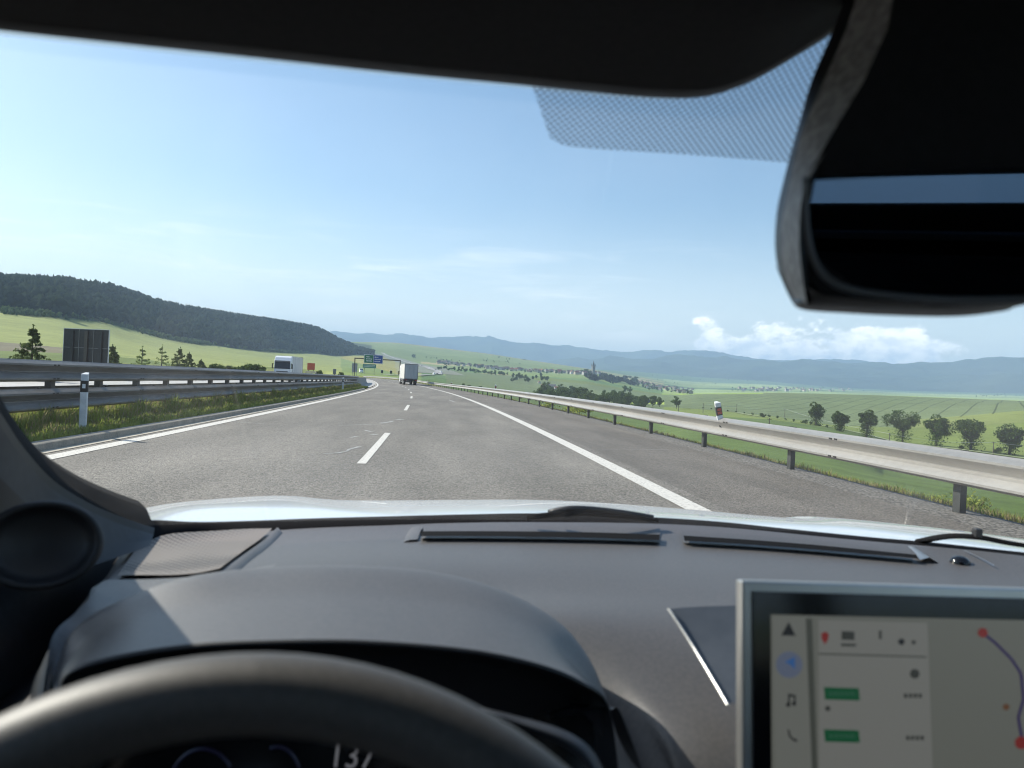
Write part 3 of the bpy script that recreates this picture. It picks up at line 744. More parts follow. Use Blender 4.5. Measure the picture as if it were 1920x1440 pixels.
link('rim', MB().box((0, 0, 2.93), (2.98, .05, .03)).box((-1.48, 0, 1.9), (.03, .05, 2.05)).box((1.48, 0, 1.9), (.03, .05, 2.05)), M['alu'], t)
# gantry
s = 247; h = RH(s); pc = RP(s, 0, -.3); L0, L1 = -7.6, 6.6
t = thing('sign_gantry', 'tall portal gantry over the road carrying a green and blue direction sign', 'sign gantry', pc, h)
for x in (L0, L1):
    link('column', MB().box((x, 0, 3.2), (.30, .30, 7.0)).box((x, 0, .2), (.6, .6, .5)), M['gantry'], t, bevel=.03)
link('crossbeam', MB().box(((L0+L1)/2, 0, 6.55), (L1-L0+.3, .28, .32)), M['gantry'], t, bevel=.03)
sx0, sx1 = -4.75, 1.0; sc_ = (sx0+sx1)/2
link('border', MB().box((sc_, -.22, 6.55), (sx1-sx0+.18, .04, 2.7)), M['white_sign'], t, bevel=.02)
for nm, a, b in (('green_panel', sx0, sc_), ('blue_panel', sc_, sx1)):
    pn = link(nm, MB().box(((a+b)/2, -.26, 6.55), (b-a-.08, .04, 2.5)), M['green_sign' if nm[0] == 'g' else 'blue_sign'], t)
    tx = MB(); rr = random.Random(3 if nm[0] == 'g' else 5)
    for row, z in enumerate((7.2, 6.55, 5.9)):
        x = a+.35+(.3 if nm[0] == 'g' else 0)
        for k_ in range(9 if row else 6):
            w_ = rr.uniform(.10, .16); tx.box((x+w_/2, -.285, z+rr.uniform(-.02, .02)), (w_, .01, rr.choice((.2, .26, .34)))); x += w_+.07
    link('lettering', tx, M['white_sign'], pn)
# second gantry sign farther
s = 385; t = thing('direction_sign', 'small teal direction sign on posts beyond the portal gantry', 'road sign', at(692, 385), .1)
link('panel', MB().box((0, 0, 4.1), (6.4, .06, 1.9)), M['teal_sign'], t); tx = MB()
for z in (4.5, 3.8):
    for k_ in range(10): tx.box((-2.6+k_*.55, -.045, z), (.36, .01, .3))
link('lettering', tx, M['white_sign'], t)
for x in (-2.4, 2.4): link('post', MB().box((x, .1, 2.0), (.16, .12, 4.6)), M['gantry'], t)
# grey tall sign back
p = at(664.5, 255); p.z = .1
t = thing('tall_sign_back', 'tall grey back of a sign on two legs left of the portal gantry', 'road sign', p, .15)
link('panel', MB().box((0, 0, 3.0), (1.7, .05, 2.9)), nmat('grey_panel', (.26, .29, .29), (.2, .23, .23), 2), t)
for x in (-.65, .65): link('post', MB().box((x, .06, 1.6), (.12, .10, 3.4)), M['sign_line'], t)
# small sign post in the median
p = RP(84, -9.0, .08)
t = thing('small_sign', 'small grey panel on a short post behind the median rail end', 'sign', p, RH(84))
link('panel', MB().box((0, 0, 1.55), (.34, .04, .55)), M['sign_line'], t, bevel=.01); link('post', MB().box((0, .05, .7), (.08, .06, 1.5)), M['gantry'], t)
for px, lab in ((716, 'left of two little dark boxes on posts beyond the far bend'), (733, 'right of two little dark boxes on posts beyond the far bend')):
    p = at(px, 400); t = thing('roadside_box', lab, 'roadside box', p, .2, 'boxes on posts beyond the bend')
    link('cabinet', MB().box((0, 0, 1.9), (1.1, .5, 1.5)), M['sign_back'], t, bevel=.02); link('cap', MB().box((0, 0, 2.72), (1.3, .6, .16)), M['white_sign'], t)
    link('post', MB().box((0, 0, .6), (.14, .14, 1.4)), M['gantry'], t)
# orange warning trailer
s = 150; p = at(583, 158); p.z = .25
t = thing('warning_trailer', 'orange red warning board on a low beige trailer behind the white truck', 'trailer', p, RH(s))
link('board', MB().box((0, -.2, 1.95), (1.45, .10, 1.35)), M['orange'], t, bevel=.02); link('deck', MB().box((0, .3, .85), (1.9, 2.6, .28)), M['tan'], t, bevel=.03)
link('drawbar', MB().box((0, 2.2, .6), (.1, 1.6, .1)), M['dark'], t); link('frame', MB().box((-.5, -.1, 1.2), (.08, .08, .6)).box((.5, -.1, 1.2), (.08, .08, .6)), M['dark'], t)
for s_ in (-1, 1): wheel(t, s_*.95, .2, .34, .2, s_)
p = hit(1210, 762, 300) or at(1210, 560)
t = thing('billboard', 'small dark blue billboard at the edge of the tree belt', 'billboard', (p.x, p.y, p.z), .1)
link('panel', MB().box((0, 0, 3.2), (5.2, .1, 2.3)), mat('billboard_blue', (.03, .07, .16), .5), t)
for x in (-1.8, 1.8): link('post', MB().box((x, .1, 1.4), (.2, .2, 3.0)), M['gantry'], t)

# ------------------------------------------------------------------ vegetation
def leafmat(name, a, b, sc=.5, trans=.25):
    m = mat(name, a, .9, 0, .06 if name != 'forest_leaves' else 0.0); nt = m.node_tree; bs = nt.nodes['Principled BSDF']
    tc = nt.nodes.new('ShaderNodeTexCoord'); gi = nt.nodes.new('ShaderNodeNewGeometry')
    f = noise(nt, tc.outputs['Object'], sc, 3).step(.35, .65)*.6+V_(nt, gi.outputs['Random Per Island'])*.4
    c = mixc(nt, f, a, b); nt.links.new(c, bs.inputs['Base Color'])
    tr = nt.nodes.new('ShaderNodeBsdfTranslucent'); nt.links.new(c, tr.inputs[0]); ms = nt.nodes.new('ShaderNodeMixShader'); ms.inputs[0].default_value = trans
    out = nt.nodes['Material Output']; nt.links.new(bs.outputs[0], ms.inputs[1]); nt.links.new(tr.outputs[0], ms.inputs[2]); nt.links.new(ms.outputs[0], out.inputs[0])
    return m
M['leaf'] = leafmat('broad_leaves', (.085, .135, .034), (.034, .062, .018), .5, .25); M['leaf2'] = leafmat('belt_leaves', (.115, .17, .055), (.055, .095, .032), .3)
M['needle'] = leafmat('spruce_needles', (.13, .17, .065), (.06, .09, .035), 2, .35); M['larch'] = leafmat('young_leaves', (.22, .28, .10), (.13, .18, .06), 2, .4)
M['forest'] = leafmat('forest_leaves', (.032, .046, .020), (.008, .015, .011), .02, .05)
M['bark'] = nmat('bark', (.07, .055, .04), (.03, .025, .02), 5, .9)
def leaf_quads(P, size, rng, up=.3):
    n = len(P); a = rng.normal(size=(n, 3)); a /= np.linalg.norm(a, axis=1)[:, None]
    b = rng.normal(size=(n, 3)); b[:, 2] += up; b -= (a*b).sum(1)[:, None]*a; b /= np.linalg.norm(b, axis=1)[:, None]
    sz = size*rng.uniform(.6, 1.4, (n, 1)); a = a*sz; b = b*sz*.7
    V = np.stack([P-a, P-b*.8, P+a, P+b*.8], 1).reshape(-1, 3); F = np.arange(n*4).reshape(n, 4); return V, F
def crown_mesh(name, H, W, z0, seed, n=2200, leaf=.22, clumps=26, mt='leaf', openness=.25, top=1.0):
    rng = np.random.default_rng(seed); P = []
    cs_ = []
    for i in range(clumps):
        th = rng.uniform(0, 6.28); u = rng.uniform(-1, 1); rr_ = rng.uniform(.45, .95)
        d = np.array([math.cos(th)*math.sqrt(1-u*u), math.sin(th)*math.sqrt(1-u*u), u])*rr_
        hw = W*(1.0 if d[2] > -.3 else .8); cs_.append((np.array([d[0]*hw*.75, d[1]*hw*.75, z0+(H-z0)*(.5+.44*d[2])]), rng.uniform(.16, .40)*W))
    per = n//clumps
    for c, r in cs_:
        q = rng.normal(size=(per, 3)); q /= np.linalg.norm(q, axis=1)[:, None]; q *= (rng.uniform(.3, 1, (per, 1))**.5)*r; q[:, 2] *= .8
        P.append(c+q)
    V, F = leaf_quads(np.concatenate(P), leaf, rng); return mesh_np(name, V, F, M[mt]), cs_
def trunk_mb(H, r, cs_, seed, n=7):
    rng = random.Random(seed); mb = MB(); top = Vector((rng.uniform(-.2, .2), rng.uniform(-.2, .2), H*.55))
    mb.tube([(0, 0, -.3), (.05, .03, H*.2), tuple(top*.75), tuple(top)], r, n, r2=r*.6)
    for c, _ in rng.sample(cs_, min(9, len(cs_))):
        st = Vector((0, 0, H*rng.uniform(.22, .5))); c = Vector(c); mid = st.lerp(c, .5)+Vector((0, 0, -.1)); mb.tube([st, mid, c], r*.38, 5, r2=r*.1)
    return mb
def tree_proto(H, W, z0, seed, **kw):
    cm, cs_ = crown_mesh('crown', H, W, z0, seed, **kw); tb = trunk_mb(H, H*.035, cs_, seed)
    me = bpy.data.meshes.new('trunk'); me.from_pydata([tuple(v) for v in tb.v], [], tb.f); me.materials.append(M['bark']); return cm, me
def plant(name, label, proto, p, sc=1, rz=None, cat='tree', group=None, scz=None):
    t = thing(name, label, cat, p, random.uniform(0, 6.28) if rz is None else rz, group); t.scale = (sc, sc, scz or sc)
    for nm, me in zip(('crown', 'trunk'), proto):
        if me is not None:
            o = bpy.data.objects.new(nm, me); COL.objects.link(o); o.parent = t
    return t
# the row of seven field trees on the right: (column, crown top row, base row, width px)
row7 = [(1530, 760, 798, 40, 'leftmost tree of the roadside row, leaning crown above the guard rail'), (1574, 775, 809, 33, 'small round tree, second of the field row from the left'),
        (1625, 776, 820, 42, 'third tree of the field row with upright bare branch tips'), (1692, 779, 830, 58, 'broad flat crowned tree in the middle of the field row'),
        (1755, 788, 839, 52, 'fifth tree of the field row with a dark lower trunk clump'), (1820, 796, 844, 60, 'sixth tree of the field row with open spreading crown'),
        (1893, 804, 853, 54, 'rightmost dense round tree of the field row')]
for i, (px, yt, yb, wpx, lab) in enumerate(row7):
    p = hit(px, yb, 120)
    r = math.hypot(p.x, p.y); H = (yb-yt+2)*r/FPX; W = wpx*r/FPX/2*1.05
    cm, cs_ = crown_mesh('crown', H, W*(1.0, .95, 1.0, 1.1, 1.05, 1.1, 1.0)[i], H*(.22, .2, .3, .36, .2, .34, .18)[i], 40+i, n=3800, leaf=.24, clumps=(22, 34, 18, 30, 22, 20, 36)[i], mt='leaf')
    # shoots round the trunk
    rng = np.random.default_rng(70+i); q = rng.normal(size=(700, 3))*np.array([W*.24, W*.24, H*.15]); q[:, 2] = np.maximum(q[:, 2]+H*.24, .1); V, F = leaf_quads(q, .2, rng)
    tb = trunk_mb(H, H*.045, cs_, i); me = bpy.data.meshes.new('trunk'); me.from_pydata([tuple(v) for v in tb.v], [], tb.f); me.materials.append(M['bark'])
    t = thing('field_tree', lab, 'tree', p, 0, 'row of pollarded trees along the field track')
    for nm, mm in (('crown', cm), ('trunk', me), ('trunk_shoots', mesh_np('shoots', V, F, M['leaf']))):
        o = bpy.data.objects.new(nm, mm); COL.objects.link(o); o.parent = t
# bushes in the row
B = [tree_proto(2.2, 1.6, .1, 90+i, n=700, leaf=.16, clumps=10) for i in range(2)]
for px, py, sc, lab in ((1510, 795, .8, 'little dark bush left of the field tree row'), (1803, 843, .6, 'low dark bush beside the sixth field tree'), (1870, 851, .9, 'round bush just left of the rightmost field tree'), (1290+140, 783, 1.0, 'dark bush on the track left of the field row')):
    p = hit(px, py, 100)
    if p: plant('bush', lab, B[0], p, sc, cat='bush')
# track hedge
for i in range(16):
    px = 1318+i*15.5; p = hit(px, 766+i*2.0+(0 if i < 8 else (i-8)*.9), 200)
    if p: plant('track_shrub', 'low dark shrub of the thin hedge along the track behind the guard rail', B[i % 2], p, .42+.2*random.random(), cat='shrub', group='thin hedge along the track')
# tree belt in the valley
PB = [tree_proto(10, 4.6, 1.2, 100+i, n=1500, leaf=.42, clumps=20, mt='leaf2') for i in range(4)]
PT = [tree_proto(13, 2.2, 1.0, 110+i, n=1000, leaf=.38, clumps=16, mt='leaf2') for i in range(2)]
def belt(lst, lab, group, name='valley_tree'):
    for (px, py, h) in lst:
        p = hit(px, py, 150)
        if p is None: continue
        r = math.hypot(p.x, p.y); H = h*r/FPX
        pr = random.choice(PB); plant(name, lab, pr, p, H/10*1.06*random.uniform(.85, 1.15), group=group, scz=H/10)
rnd = random.Random(5)
L1_ = []
for i in range(84):
    px = 1010+i*2.5+rnd.uniform(-3, 3); py = 746+(px-1010)*.082+rnd.uniform(-5, 4); L1_.append((px, py+2+rnd.uniform(-4, 6), rnd.uniform(15, 27)))
L1_ = [q for q in L1_ if q[0] < 1212]
belt(L1_, 'dark rounded tree in the dense belt just above the right guard rail', 'tree belt above the guard rail')
belt([(1224, 762, 21), (1237, 763, 19)], 'one of two dark trees side by side right of the tree belt', 'pair of trees right of the belt')
belt([(1268, 766, 23)], 'single dark round tree standing alone right of the pair', None)
belt([(867+8*i+rnd.uniform(-3, 3), 727+i*1.5+rnd.uniform(-2, 2), rnd.uniform(6, 10)) for i in range(20)], 'small bushy tree showing over the distant part of the guard rail', 'bushy trees over the distant guard rail')
belt([(958+rnd.uniform(0, 70), 708+rnd.uniform(0, 10), rnd.uniform(7, 11)) for i in range(24)]+[(1021, 727, 12), (1051, 738, 18), (1054, 741, 15), (1077, 744, 20), (1085, 745, 19), (1070, 738, 16), (1132, 740, 10), (1172, 736, 14), (1180, 738, 13), (1150, 742, 12)], 'scattered green tree on the valley slope left of the belt', 'scattered valley trees')
# far tree rows and village trees
PF = [tree_proto(8, 3.4, .4, 130+i, n=220, leaf=.9, clumps=9, mt='leaf2') for i in range(3)]
def farset(pts, lab, group, name='village_tree', s0=5, s1=9):
    for px, py in pts:
        p = hit(px, py, 500)
        if p is None: continue
        r = math.hypot(p.x, p.y); H = rnd.uniform(s0, s1)*r/FPX
        plant(name, lab, rnd.choice(PF), p, H/8*rnd.uniform(.9, 1.4), group=group, scz=H/8)
def polyl(pts, n, jx=3, jy=2):
    out = []
    for i in range(n):
        t = i/(n-1)*(len(pts)-1); k = min(int(t), len(pts)-2); f = t-k
        out.append((pts[k][0]*(1-f)+pts[k+1][0]*f+rnd.uniform(-jx, jx), pts[k][1]*(1-f)+pts[k+1][1]*f+rnd.uniform(-jy, jy)))
    return out
farset(polyl([(822, 692), (870, 696), (905, 700), (950, 705)], 46, 3, 1.5), 'dark tree of the long row below the left village', 'tree row below the left village', 'hedgerow_tree', 5, 8)
farset(polyl([(822, 682), (870, 685), (930, 693), (1000, 698), (1085, 701)], 60, 4, 2), 'dark tree among the houses of the left village', 'trees in the left village', s0=4, s1=7)
farset([(774, 671), (775, 672), (778, 671.5)], 'small cluster tree alone on the pale far slope', 'tree cluster on the far slope', s0=6, s1=8)
farset(polyl([(800, 672), (818, 674), (835, 676)], 8, 3, 1)+[(rnd.uniform(842, 1000), rnd.uniform(671, 684)) for _ in range(18)], 'tiny dark tree scattered over the pale far fields', 'scattered trees on far fields', s0=2.2, s1=4)
farset(polyl([(1190, 722), (1230, 730), (1290, 736)], 40, 6, 5), 'dark tree among the houses of the right village', 'trees in the right village', s0=4, s1=7)
farset([(1190, 718), (1193, 719), (1186, 719)], 'large rounded tree at the left end of the right village', 'round trees by the right village', s0=11, s1=13)
farset([(1181, 710), (1175, 710)], 'slender poplar above the church wood', 'poplars above the church wood', 'poplar', 7, 9)
farset([(rnd.uniform(1200, 1420), rnd.uniform(705, 722)) for _ in range(30)], 'tiny tree dotted over the plain below the mountains', 'trees dotted over the plain', s0=1.6, s1=3)
farset([(rnd.uniform(1370, 1620), rnd.uniform(727, 735)) for _ in range(50)]+[(rnd.uniform(1830, 1920), rnd.uniform(739, 745)) for _ in range(16)], 'tiny dark tree around the far white village at the mountain foot', 'trees of the far village', s0=2, s1=3)
# young spruces beyond the opposite carriageway
def conifer(name, H, W, seed, n=1300, leaf=.09, mt='needle', sparse=False):
    rng = np.random.default_rng(seed); P = []
    tiers = 14 if not sparse else 9
    for i in range(tiers):
        z = H*(.10+.86*i/tiers); rad_ = W*(1-i/tiers)**.85+.04
        nb = max(4, int(9*(1-i/tiers))+3)
        for b in range(nb):
            th = rng.uniform(0, 6.28); k = max(4, int(n/tiers/nb)); t = rng.uniform(.15, 1, k)**.7
            L = rad_*rng.uniform(.7, 1.15)
            P.append(np.stack([np.cos(th)*t*L, np.sin(th)*t*L, z+t*L*rng.uniform(-.15, .25)], 1)+rng.normal(size=(k, 3))*leaf*.45)
    P.append(np.stack([np.zeros(12), np.zeros(12), np.linspace(H*.85, H, 12)], 1))
    V, F = leaf_quads(np.concatenate(P), leaf, rng); me = mesh_np('crown', V, F, M[mt])
    tb = MB().tube([(0, 0, -.3), (0, 0, H*.6), (0, 0, H*.96)], H*.022, 6, r2=.012); tm_ = bpy.data.meshes.new('trunk'); tm_.from_pydata(tb.v, [], tb.f); tm_.materials.append(M['bark'])
    return me, tm_
spr = [(60, 609, 680, .42, False, 'tallest dark spruce left of the big road sign back'), (210, 646, 684, .34, False, 'small dark spruce just right of the big road sign back'),
       (266, 649, 688, .40, True, 'pale young tree, first one in the gap right of the sign back'), (303, 646, 688, .38, True, 'pale young tree, second one right of the sign back'),
       (337, 650, 690, .40, False, 'dark young spruce in the middle of the row'), (354, 660, 691, .42, False, 'bushy spruce touching the one on its left'), (377, 674, 692, .5, False, 'short spruce right of the touching pair')]
for i, (px, yt, yb, wf, sp, lab) in enumerate(spr):
    d = 52 if i == 0 else 58+i*7; p = at(px, d); H = (QR(px, yt, d).z-p.z)
    me = conifer('crown', H, H*wf, 200+i, n=2600 if not sp else 1100, leaf=.085 if not sp else .075, mt='needle' if not sp else 'larch', sparse=sp)
    plant('young_spruce' if not sp else 'young_tree', lab, me, p, 1, group='young trees beyond the opposite carriageway')
for px, yt, d in ((398, 680, 108), (408, 679, 110), (418, 683, 112), (432, 682, 112), (444, 684, 115), (466, 678, 120), (475, 674, 122), (484, 679, 124), (640, 696, 240), (600, 692, 200)):
    p = at(px, d); H = max(.8, QR(px, yt, d).z-p.z); plant('young_shrub', 'low pale green shrub between the last spruce and the white truck' if px < 500 else 'low green shrub beyond the orange warning board', B[0] if px % 2 else B[1], p, H/2.2*.9, cat='shrub', group='pale shrubs beyond the opposite carriageway' if px < 500 else 'low shrubs beyond the warning board')
# hill forest: one mass of trees
FT = []
for i in range(6):
    rng = np.random.default_rng(300+i); V = []; F = []; sides = 6
    if i < 3:
        for (za, zb, ra) in ((.12, .55, .26), (.36, .8, .20), (.6, 1.02, .13)):
            o = len(V)
            for k in range(sides): a = 6.28*k/sides+i; q = ra*rng.uniform(.7, 1.25); V.append((q*math.cos(a), q*math.sin(a), za+rng.uniform(-.05, .05)))
            V.append((rng.uniform(-.02, .02), 0, zb)); F += [(o+k, o+(k+1) % sides, o+sides) for k in range(sides)]
    else:
        for (zc, r_, hh) in ((.5, .30, .34), (.74, .24, .26), (.4+.1*i/5, .22, .2)):
            o = len(V); ox, oy = rng.uniform(-.12, .12, 2)
            for k in range(sides): a = 6.28*k/sides; q = r_*rng.uniform(.75, 1.25); V.append((ox+q*math.cos(a), oy+q*math.sin(a), zc+rng.uniform(-.06, .06)))
            V.append((ox, oy, zc+hh*rng.uniform(.7, 1.1))); V.append((ox, oy, zc-hh)); F += [(o+k, o+(k+1) % sides, o+sides) for k in range(sides)]+[(o+(k+1) % sides, o+k, o+sides+1) for k in range(sides)]
    FT.append((np.array(V), np.array(F)))
def forest(name, pts, hs, mt, label, cat):
    Vs = []; Fs = []; o = 0; n = len(pts); kind = RNG.integers(0, 6, n)
    for k in range(6):
        m_ = kind == k; q = pts[m_]; h = hs[m_]; c = len(q)
        if not c: continue
        V, F = FT[k]; th = RNG.uniform(0, 6.28, c); ca, sa = np.cos(th), np.sin(th); wd = RNG.uniform(.8, 1.4, c)
        x = (V[None, :, 0]*ca[:, None]-V[None, :, 1]*sa[:, None])*(h*wd)[:, None]; y = (V[None, :, 0]*sa[:, None]+V[None, :, 1]*ca[:, None])*(h*wd)[:, None]; z = V[None, :, 2]*h[:, None]
        W_ = np.stack([x+q[:, None, 0], y+q[:, None, 1], z+q[:, None, 2]], -1).reshape(-1, 3)
        Fs.append((F[None]+(np.arange(c)*len(V))[:, None, None]).reshape(-1, 3)+o); Vs.append(W_); o += len(W_)
    return tag(link(name, mesh_np(name, np.concatenate(Vs), np.concatenate(Fs), mt), None), label, cat, None, 'stuff')
pts = []
azmax = azr(700, 660, 2500)[0]; N = 52000
aa = RNG.uniform(rad(-44), azmax, N); rr = np.sqrt(RNG.uniform(850**2, 3000**2, N))
for a, r in zip(aa, rr):
    r3 = np.interp(a, AZ, Rk[3]); r4 = np.interp(a, AZ, Rk[4]); edge = 25*math.sin(a*60)+18*math.sin(a*147+1)
    if r3+edge < r < r4+60: pts.append((r*math.sin(a), r*math.cos(a)))
pts = np.array(pts); pz = np.array([gz(x, y) for x, y in pts]); pts = np.concatenate([pts, pz[:, None]], 1)
rp = np.hypot(pts[:, 0], pts[:, 1])
hs = RNG.uniform(8, 22, len(pts))*np.clip(1.15-(rp-1500)/3500, .7, 1.1)
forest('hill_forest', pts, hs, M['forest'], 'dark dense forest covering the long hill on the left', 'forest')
# scrub along the forest foot and the church wood
pts = []
for _ in range(1100):
    px = random.choice([random.gauss(300, 25), random.gauss(365, 16), random.gauss(520, 22), random.uniform(0, 640), random.uniform(0, 110)]); 
    a = azr(px, 660, 1000)[0]; r3 = float(np.interp(a, AZ, Rk[3])); r = r3-abs(random.gauss(0, 26))-5
    if 270 < px < 400: r -= 60*(1-abs(px-335)/65)*random.random()
    x, y = r*math.sin(a), r*math.cos(a); pts.append((x, y, gz(x, y)))
forest('forest_scrub', np.array(pts), RNG.uniform(3, 8, len(pts)), M['leaf2'], 'strip of lower shrubs along the foot of the forested hill', 'scrub')
pts = []
for _ in range(1000):
    px = random.uniform(1095, 1192); t = (px-1095)/97; yb = 707+14*t**.6; yt = 701+14*t
    p = hit(px, random.uniform(yt+1+2.5*math.sin(px*.31), yb+1+2.5*math.sin(px*.17+1)), 600)
    if p and random.random() > .35*(math.sin(px*.9)+1)*.5: pts.append((p.x, p.y, p.z))
pts_ = np.array(pts)
forest('church_wood', pts_, RNG.uniform(5, 15, len(pts))*(.75+.35*np.sin(pts_[:, 0]*.045)), M['forest'], 'dark wood on the slope right below the church tower', 'wood')
p = hit(1097, 705, 600)
farset([(1096, 702), (1098, 703), (1101, 703), (1104, 703), (1090, 700)], 'tall dark tree beside the church tower', 'trees beside the church tower', s0=9, s1=12)

# grass of the median and verges
def grass(name, label, srange, lrange, n, hmin, hmax, mt, dens=None, zoff=.06, lean=.35, wd=.006, fn=None, zf=None):
    V = np.zeros((n, 5, 3)); rng = np.random.default_rng(abs(hash(name)) % 999 if False else len(name)*31)
    u = rng.uniform(0, 1, n); s = srange[0]+(srange[1]-srange[0])*u**1.6; lat = rng.uniform(lrange[0], lrange[1], n)
    x = np.interp(s, S, cx); y = np.interp(s, S, cyy); h = np.interp(s, S, hd); z = np.interp(s, S, cz)+BANK*np.clip(lat, -8, 8)
    X0 = x+lat*np.cos(h); Y0 = y+lat*np.sin(h)
    if zf is None: Z0 = z+zoff
    else: Z0 = np.array([gz(a, b) for a, b in zip(X0, Y0)])
    cl = .55+.45*wob(X0, Y0, 1.6, 3)+.35*wob(X0, Y0, .5, 4); hh = (hmin+(hmax-hmin)*np.clip(cl, 0, 1)*rng.uniform(.5, 1, n))
    if fn is not None: hh = hh*fn(s, lat)
    th = rng.uniform(0, 6.28, n); lx = np.cos(th)*hh*lean*rng.uniform(.2, 1.3, n); ly = np.sin(th)*hh*lean*rng.uniform(.2, 1.3, n)
    wx = -np.sin(th+rng.uniform(-.8, .8, n)); wy = np.cos(th); ww = wd*(.7+.03*s)*rng.uniform(.7, 1.6, n)
    V[:, 0] = np.stack([X0-wx*ww, Y0-wy*ww, Z0], 1); V[:, 1] = np.stack([X0+wx*ww, Y0+wy*ww, Z0], 1)
    V[:, 2] = np.stack([X0+lx*.4+wx*ww*.8, Y0+ly*.4+wy*ww*.8, Z0+hh*.6], 1); V[:, 3] = np.stack([X0+lx*.4-wx*ww*.8, Y0+ly*.4-wy*ww*.8, Z0+hh*.6], 1)
    V[:, 4] = np.stack([X0+lx, Y0+ly, Z0+hh], 1)
    b = np.arange(n)[:, None]*5; F = np.concatenate([b+np.array([[0, 1, 2]]), b+np.array([[0, 2, 3]]), b+np.array([[3, 2, 4]])])
    return tag(link(name, mesh_np(name, V.reshape(-1, 3), F, mt), None), label, 'grass', None, 'stuff')
M['grass'] = leafmat('grass_blades', (.36, .40, .09), (.16, .22, .05), 1.1, .5); M['grass_dry'] = leafmat('dry_grass', (.44, .35, .19), (.27, .23, .11), .9, .4)
low = lambda s, l: np.where(l > -6.35, .45, 1.0)
grass('median_grass', 'tall green grass growing under the double median rail', (6, 88), (-8.4, -5.56), 110000, .10, .60, M['grass'], fn=low, zoff=.05)
grass('median_dry_grass', 'straw coloured seed stalks mixed into the grass of the median', (6, 88), (-8.4, -5.75), 30000, .15, .62, M['grass_dry'], fn=low, zoff=.05, lean=.6)
grass('verge_grass', 'thin yellowish grass along the gravel edge behind the right guard rail', (4, 70), (6.3, 8.0), 26000, .05, .22, M['grass_dry'], zf=1)
grass('verge_weeds', 'green weeds beside the gravel edge behind the right guard rail', (4, 90), (6.4, 10.0), 22000, .06, .26, M['grass'], zf=1)
# leafy plants by the right rail
def leafy(p, H, seed, lab):
    rng = np.random.default_rng(seed); q = rng.normal(size=(260, 3))*np.array([H*.3, H*.3, H*.25]); q[:, 2] = np.abs(q[:, 2])+H*.3
    V, F = leaf_quads(q, H*.08, rng, .8); t = thing('weed_plant', lab, 'plant', p); link('leaves', mesh_np('leaves', V, F, M['grass']), None, t)
    mb = MB()
    for k in range(6): mb.tube([(0, 0, -.05), tuple(q[k*7])], .006, 4)
    link('stem', mb, M['soil'], t)
for s_, l_, H, lab in ((9.3, 6.9, .34, 'leafy green weed behind the nearest right rail post'), (10.4, 7.2, .22, 'small weed right of the leafy weed near the right rail'), (35, 6.9, .8, 'yellowish green bush under the guard rail in mid distance'), (38, 7.0, .6, 'second low bush under the guard rail in mid distance'), (44, 6.9, .6, 'small far bush beneath the right guard rail')):
    q = RP(s_, l_); leafy(Vector((q.x, q.y, gz(q.x, q.y))), H, int(s_*10), lab)

# ------------------------------------------------------------------ villages
WALLS = [nmat('render_white', (.55, .53, .50), (.45, .43, .40), .3), nmat('render_cream', (.48, .42, .32), (.4, .35, .27), .3), nmat('render_grey', (.3, .3, .3), (.24, .24, .24), .3)]
ROOFS = [nmat('roof_red', (.26, .09, .055), (.18, .06, .04), .5), nmat('roof_brown', (.13, .085, .06), (.09, .06, .045), .5), nmat('roof_grey', (.14, .14, .145), (.1, .1, .105), .5)]
HP = []
for i, (wi, ri) in enumerate(((0, 0), (1, 0), (2, 1), (0, 2), (1, 1))):
    Lx, Ly, H = (12, 9, 5.5)
    b = MB().box((0, 0, H/2-1), (Lx, Ly, H+2)); b.add([(-Lx/2, -Ly/2, H), (-Lx/2, Ly/2, H), (-Lx/2, 0, H+3.3), (Lx/2, -Ly/2, H), (Lx/2, Ly/2, H), (Lx/2, 0, H+3.3)], [(0, 2, 1), (3, 4, 5)])
    wm = bpy.data.meshes.new('wall'); wm.from_pydata([tuple(v) for v in b.v], [], b.f); wm.materials.append(WALLS[wi])
    b = MB()
    for s_ in (-1, 1): b.add([(-Lx/2-.5, s_*(Ly/2+.6), H-.35), (Lx/2+.5, s_*(Ly/2+.6), H-.35), (Lx/2+.5, 0, H+3.45), (-Lx/2-.5, 0, H+3.45), (-Lx/2-.5, s_*(Ly/2+.6), H-.1), (Lx/2+.5, s_*(Ly/2+.6), H-.1), (Lx/2+.5, 0, H+3.7), (-Lx/2-.5, 0, H+3.7)], [(0, 1, 2, 3), (4, 5, 6, 7), (0, 1, 5, 4), (1, 2, 6, 5), (0, 3, 7, 4)])
    b.box((2, 1.5, H+3.4), (.8, .8, 1.8)); rm = bpy.data.meshes.new('roof'); rm.from_pydata([tuple(v) for v in b.v], [], b.f); rm.materials.append(ROOFS[ri])
    HP.append((wm, rm))
RN = ['red', 'red', 'brown', 'grey', 'brown']
def village(pts, lab, group, sc=1.0, kinds=(0, 1, 2, 3, 4)):
    for px, py in pts:
        p = hit(px, py, 500)
        if p is None: continue
        k = rnd.choice(kinds); t = thing('house', lab % RN[k], 'house', p, rnd.uniform(-.5, .5)+(math.pi/2 if rnd.random() < .35 else 0), group); t.scale = (sc*rnd.uniform(.8, 1.3), sc, sc*rnd.uniform(.85, 1.2))
        for nm, me in zip(('wall', 'roof'), HP[k]):
            o = bpy.data.objects.new(nm, me); COL.objects.link(o); o.parent = t
village(polyl([(1195, 719), (1240, 727), (1298, 735)], 60, 5, 5), 'tiny house with %s roof in the village at the right of the church wood', 'houses of the right village', .62, (0, 2, 3, 4, 2))
village(polyl([(1050, 700), (1075, 701), (1090, 702), (1125, 702)], 12, 3, 1.5), 'small house with %s roof beside the church tower', 'houses beside the church', kinds=(0, 1, 2))
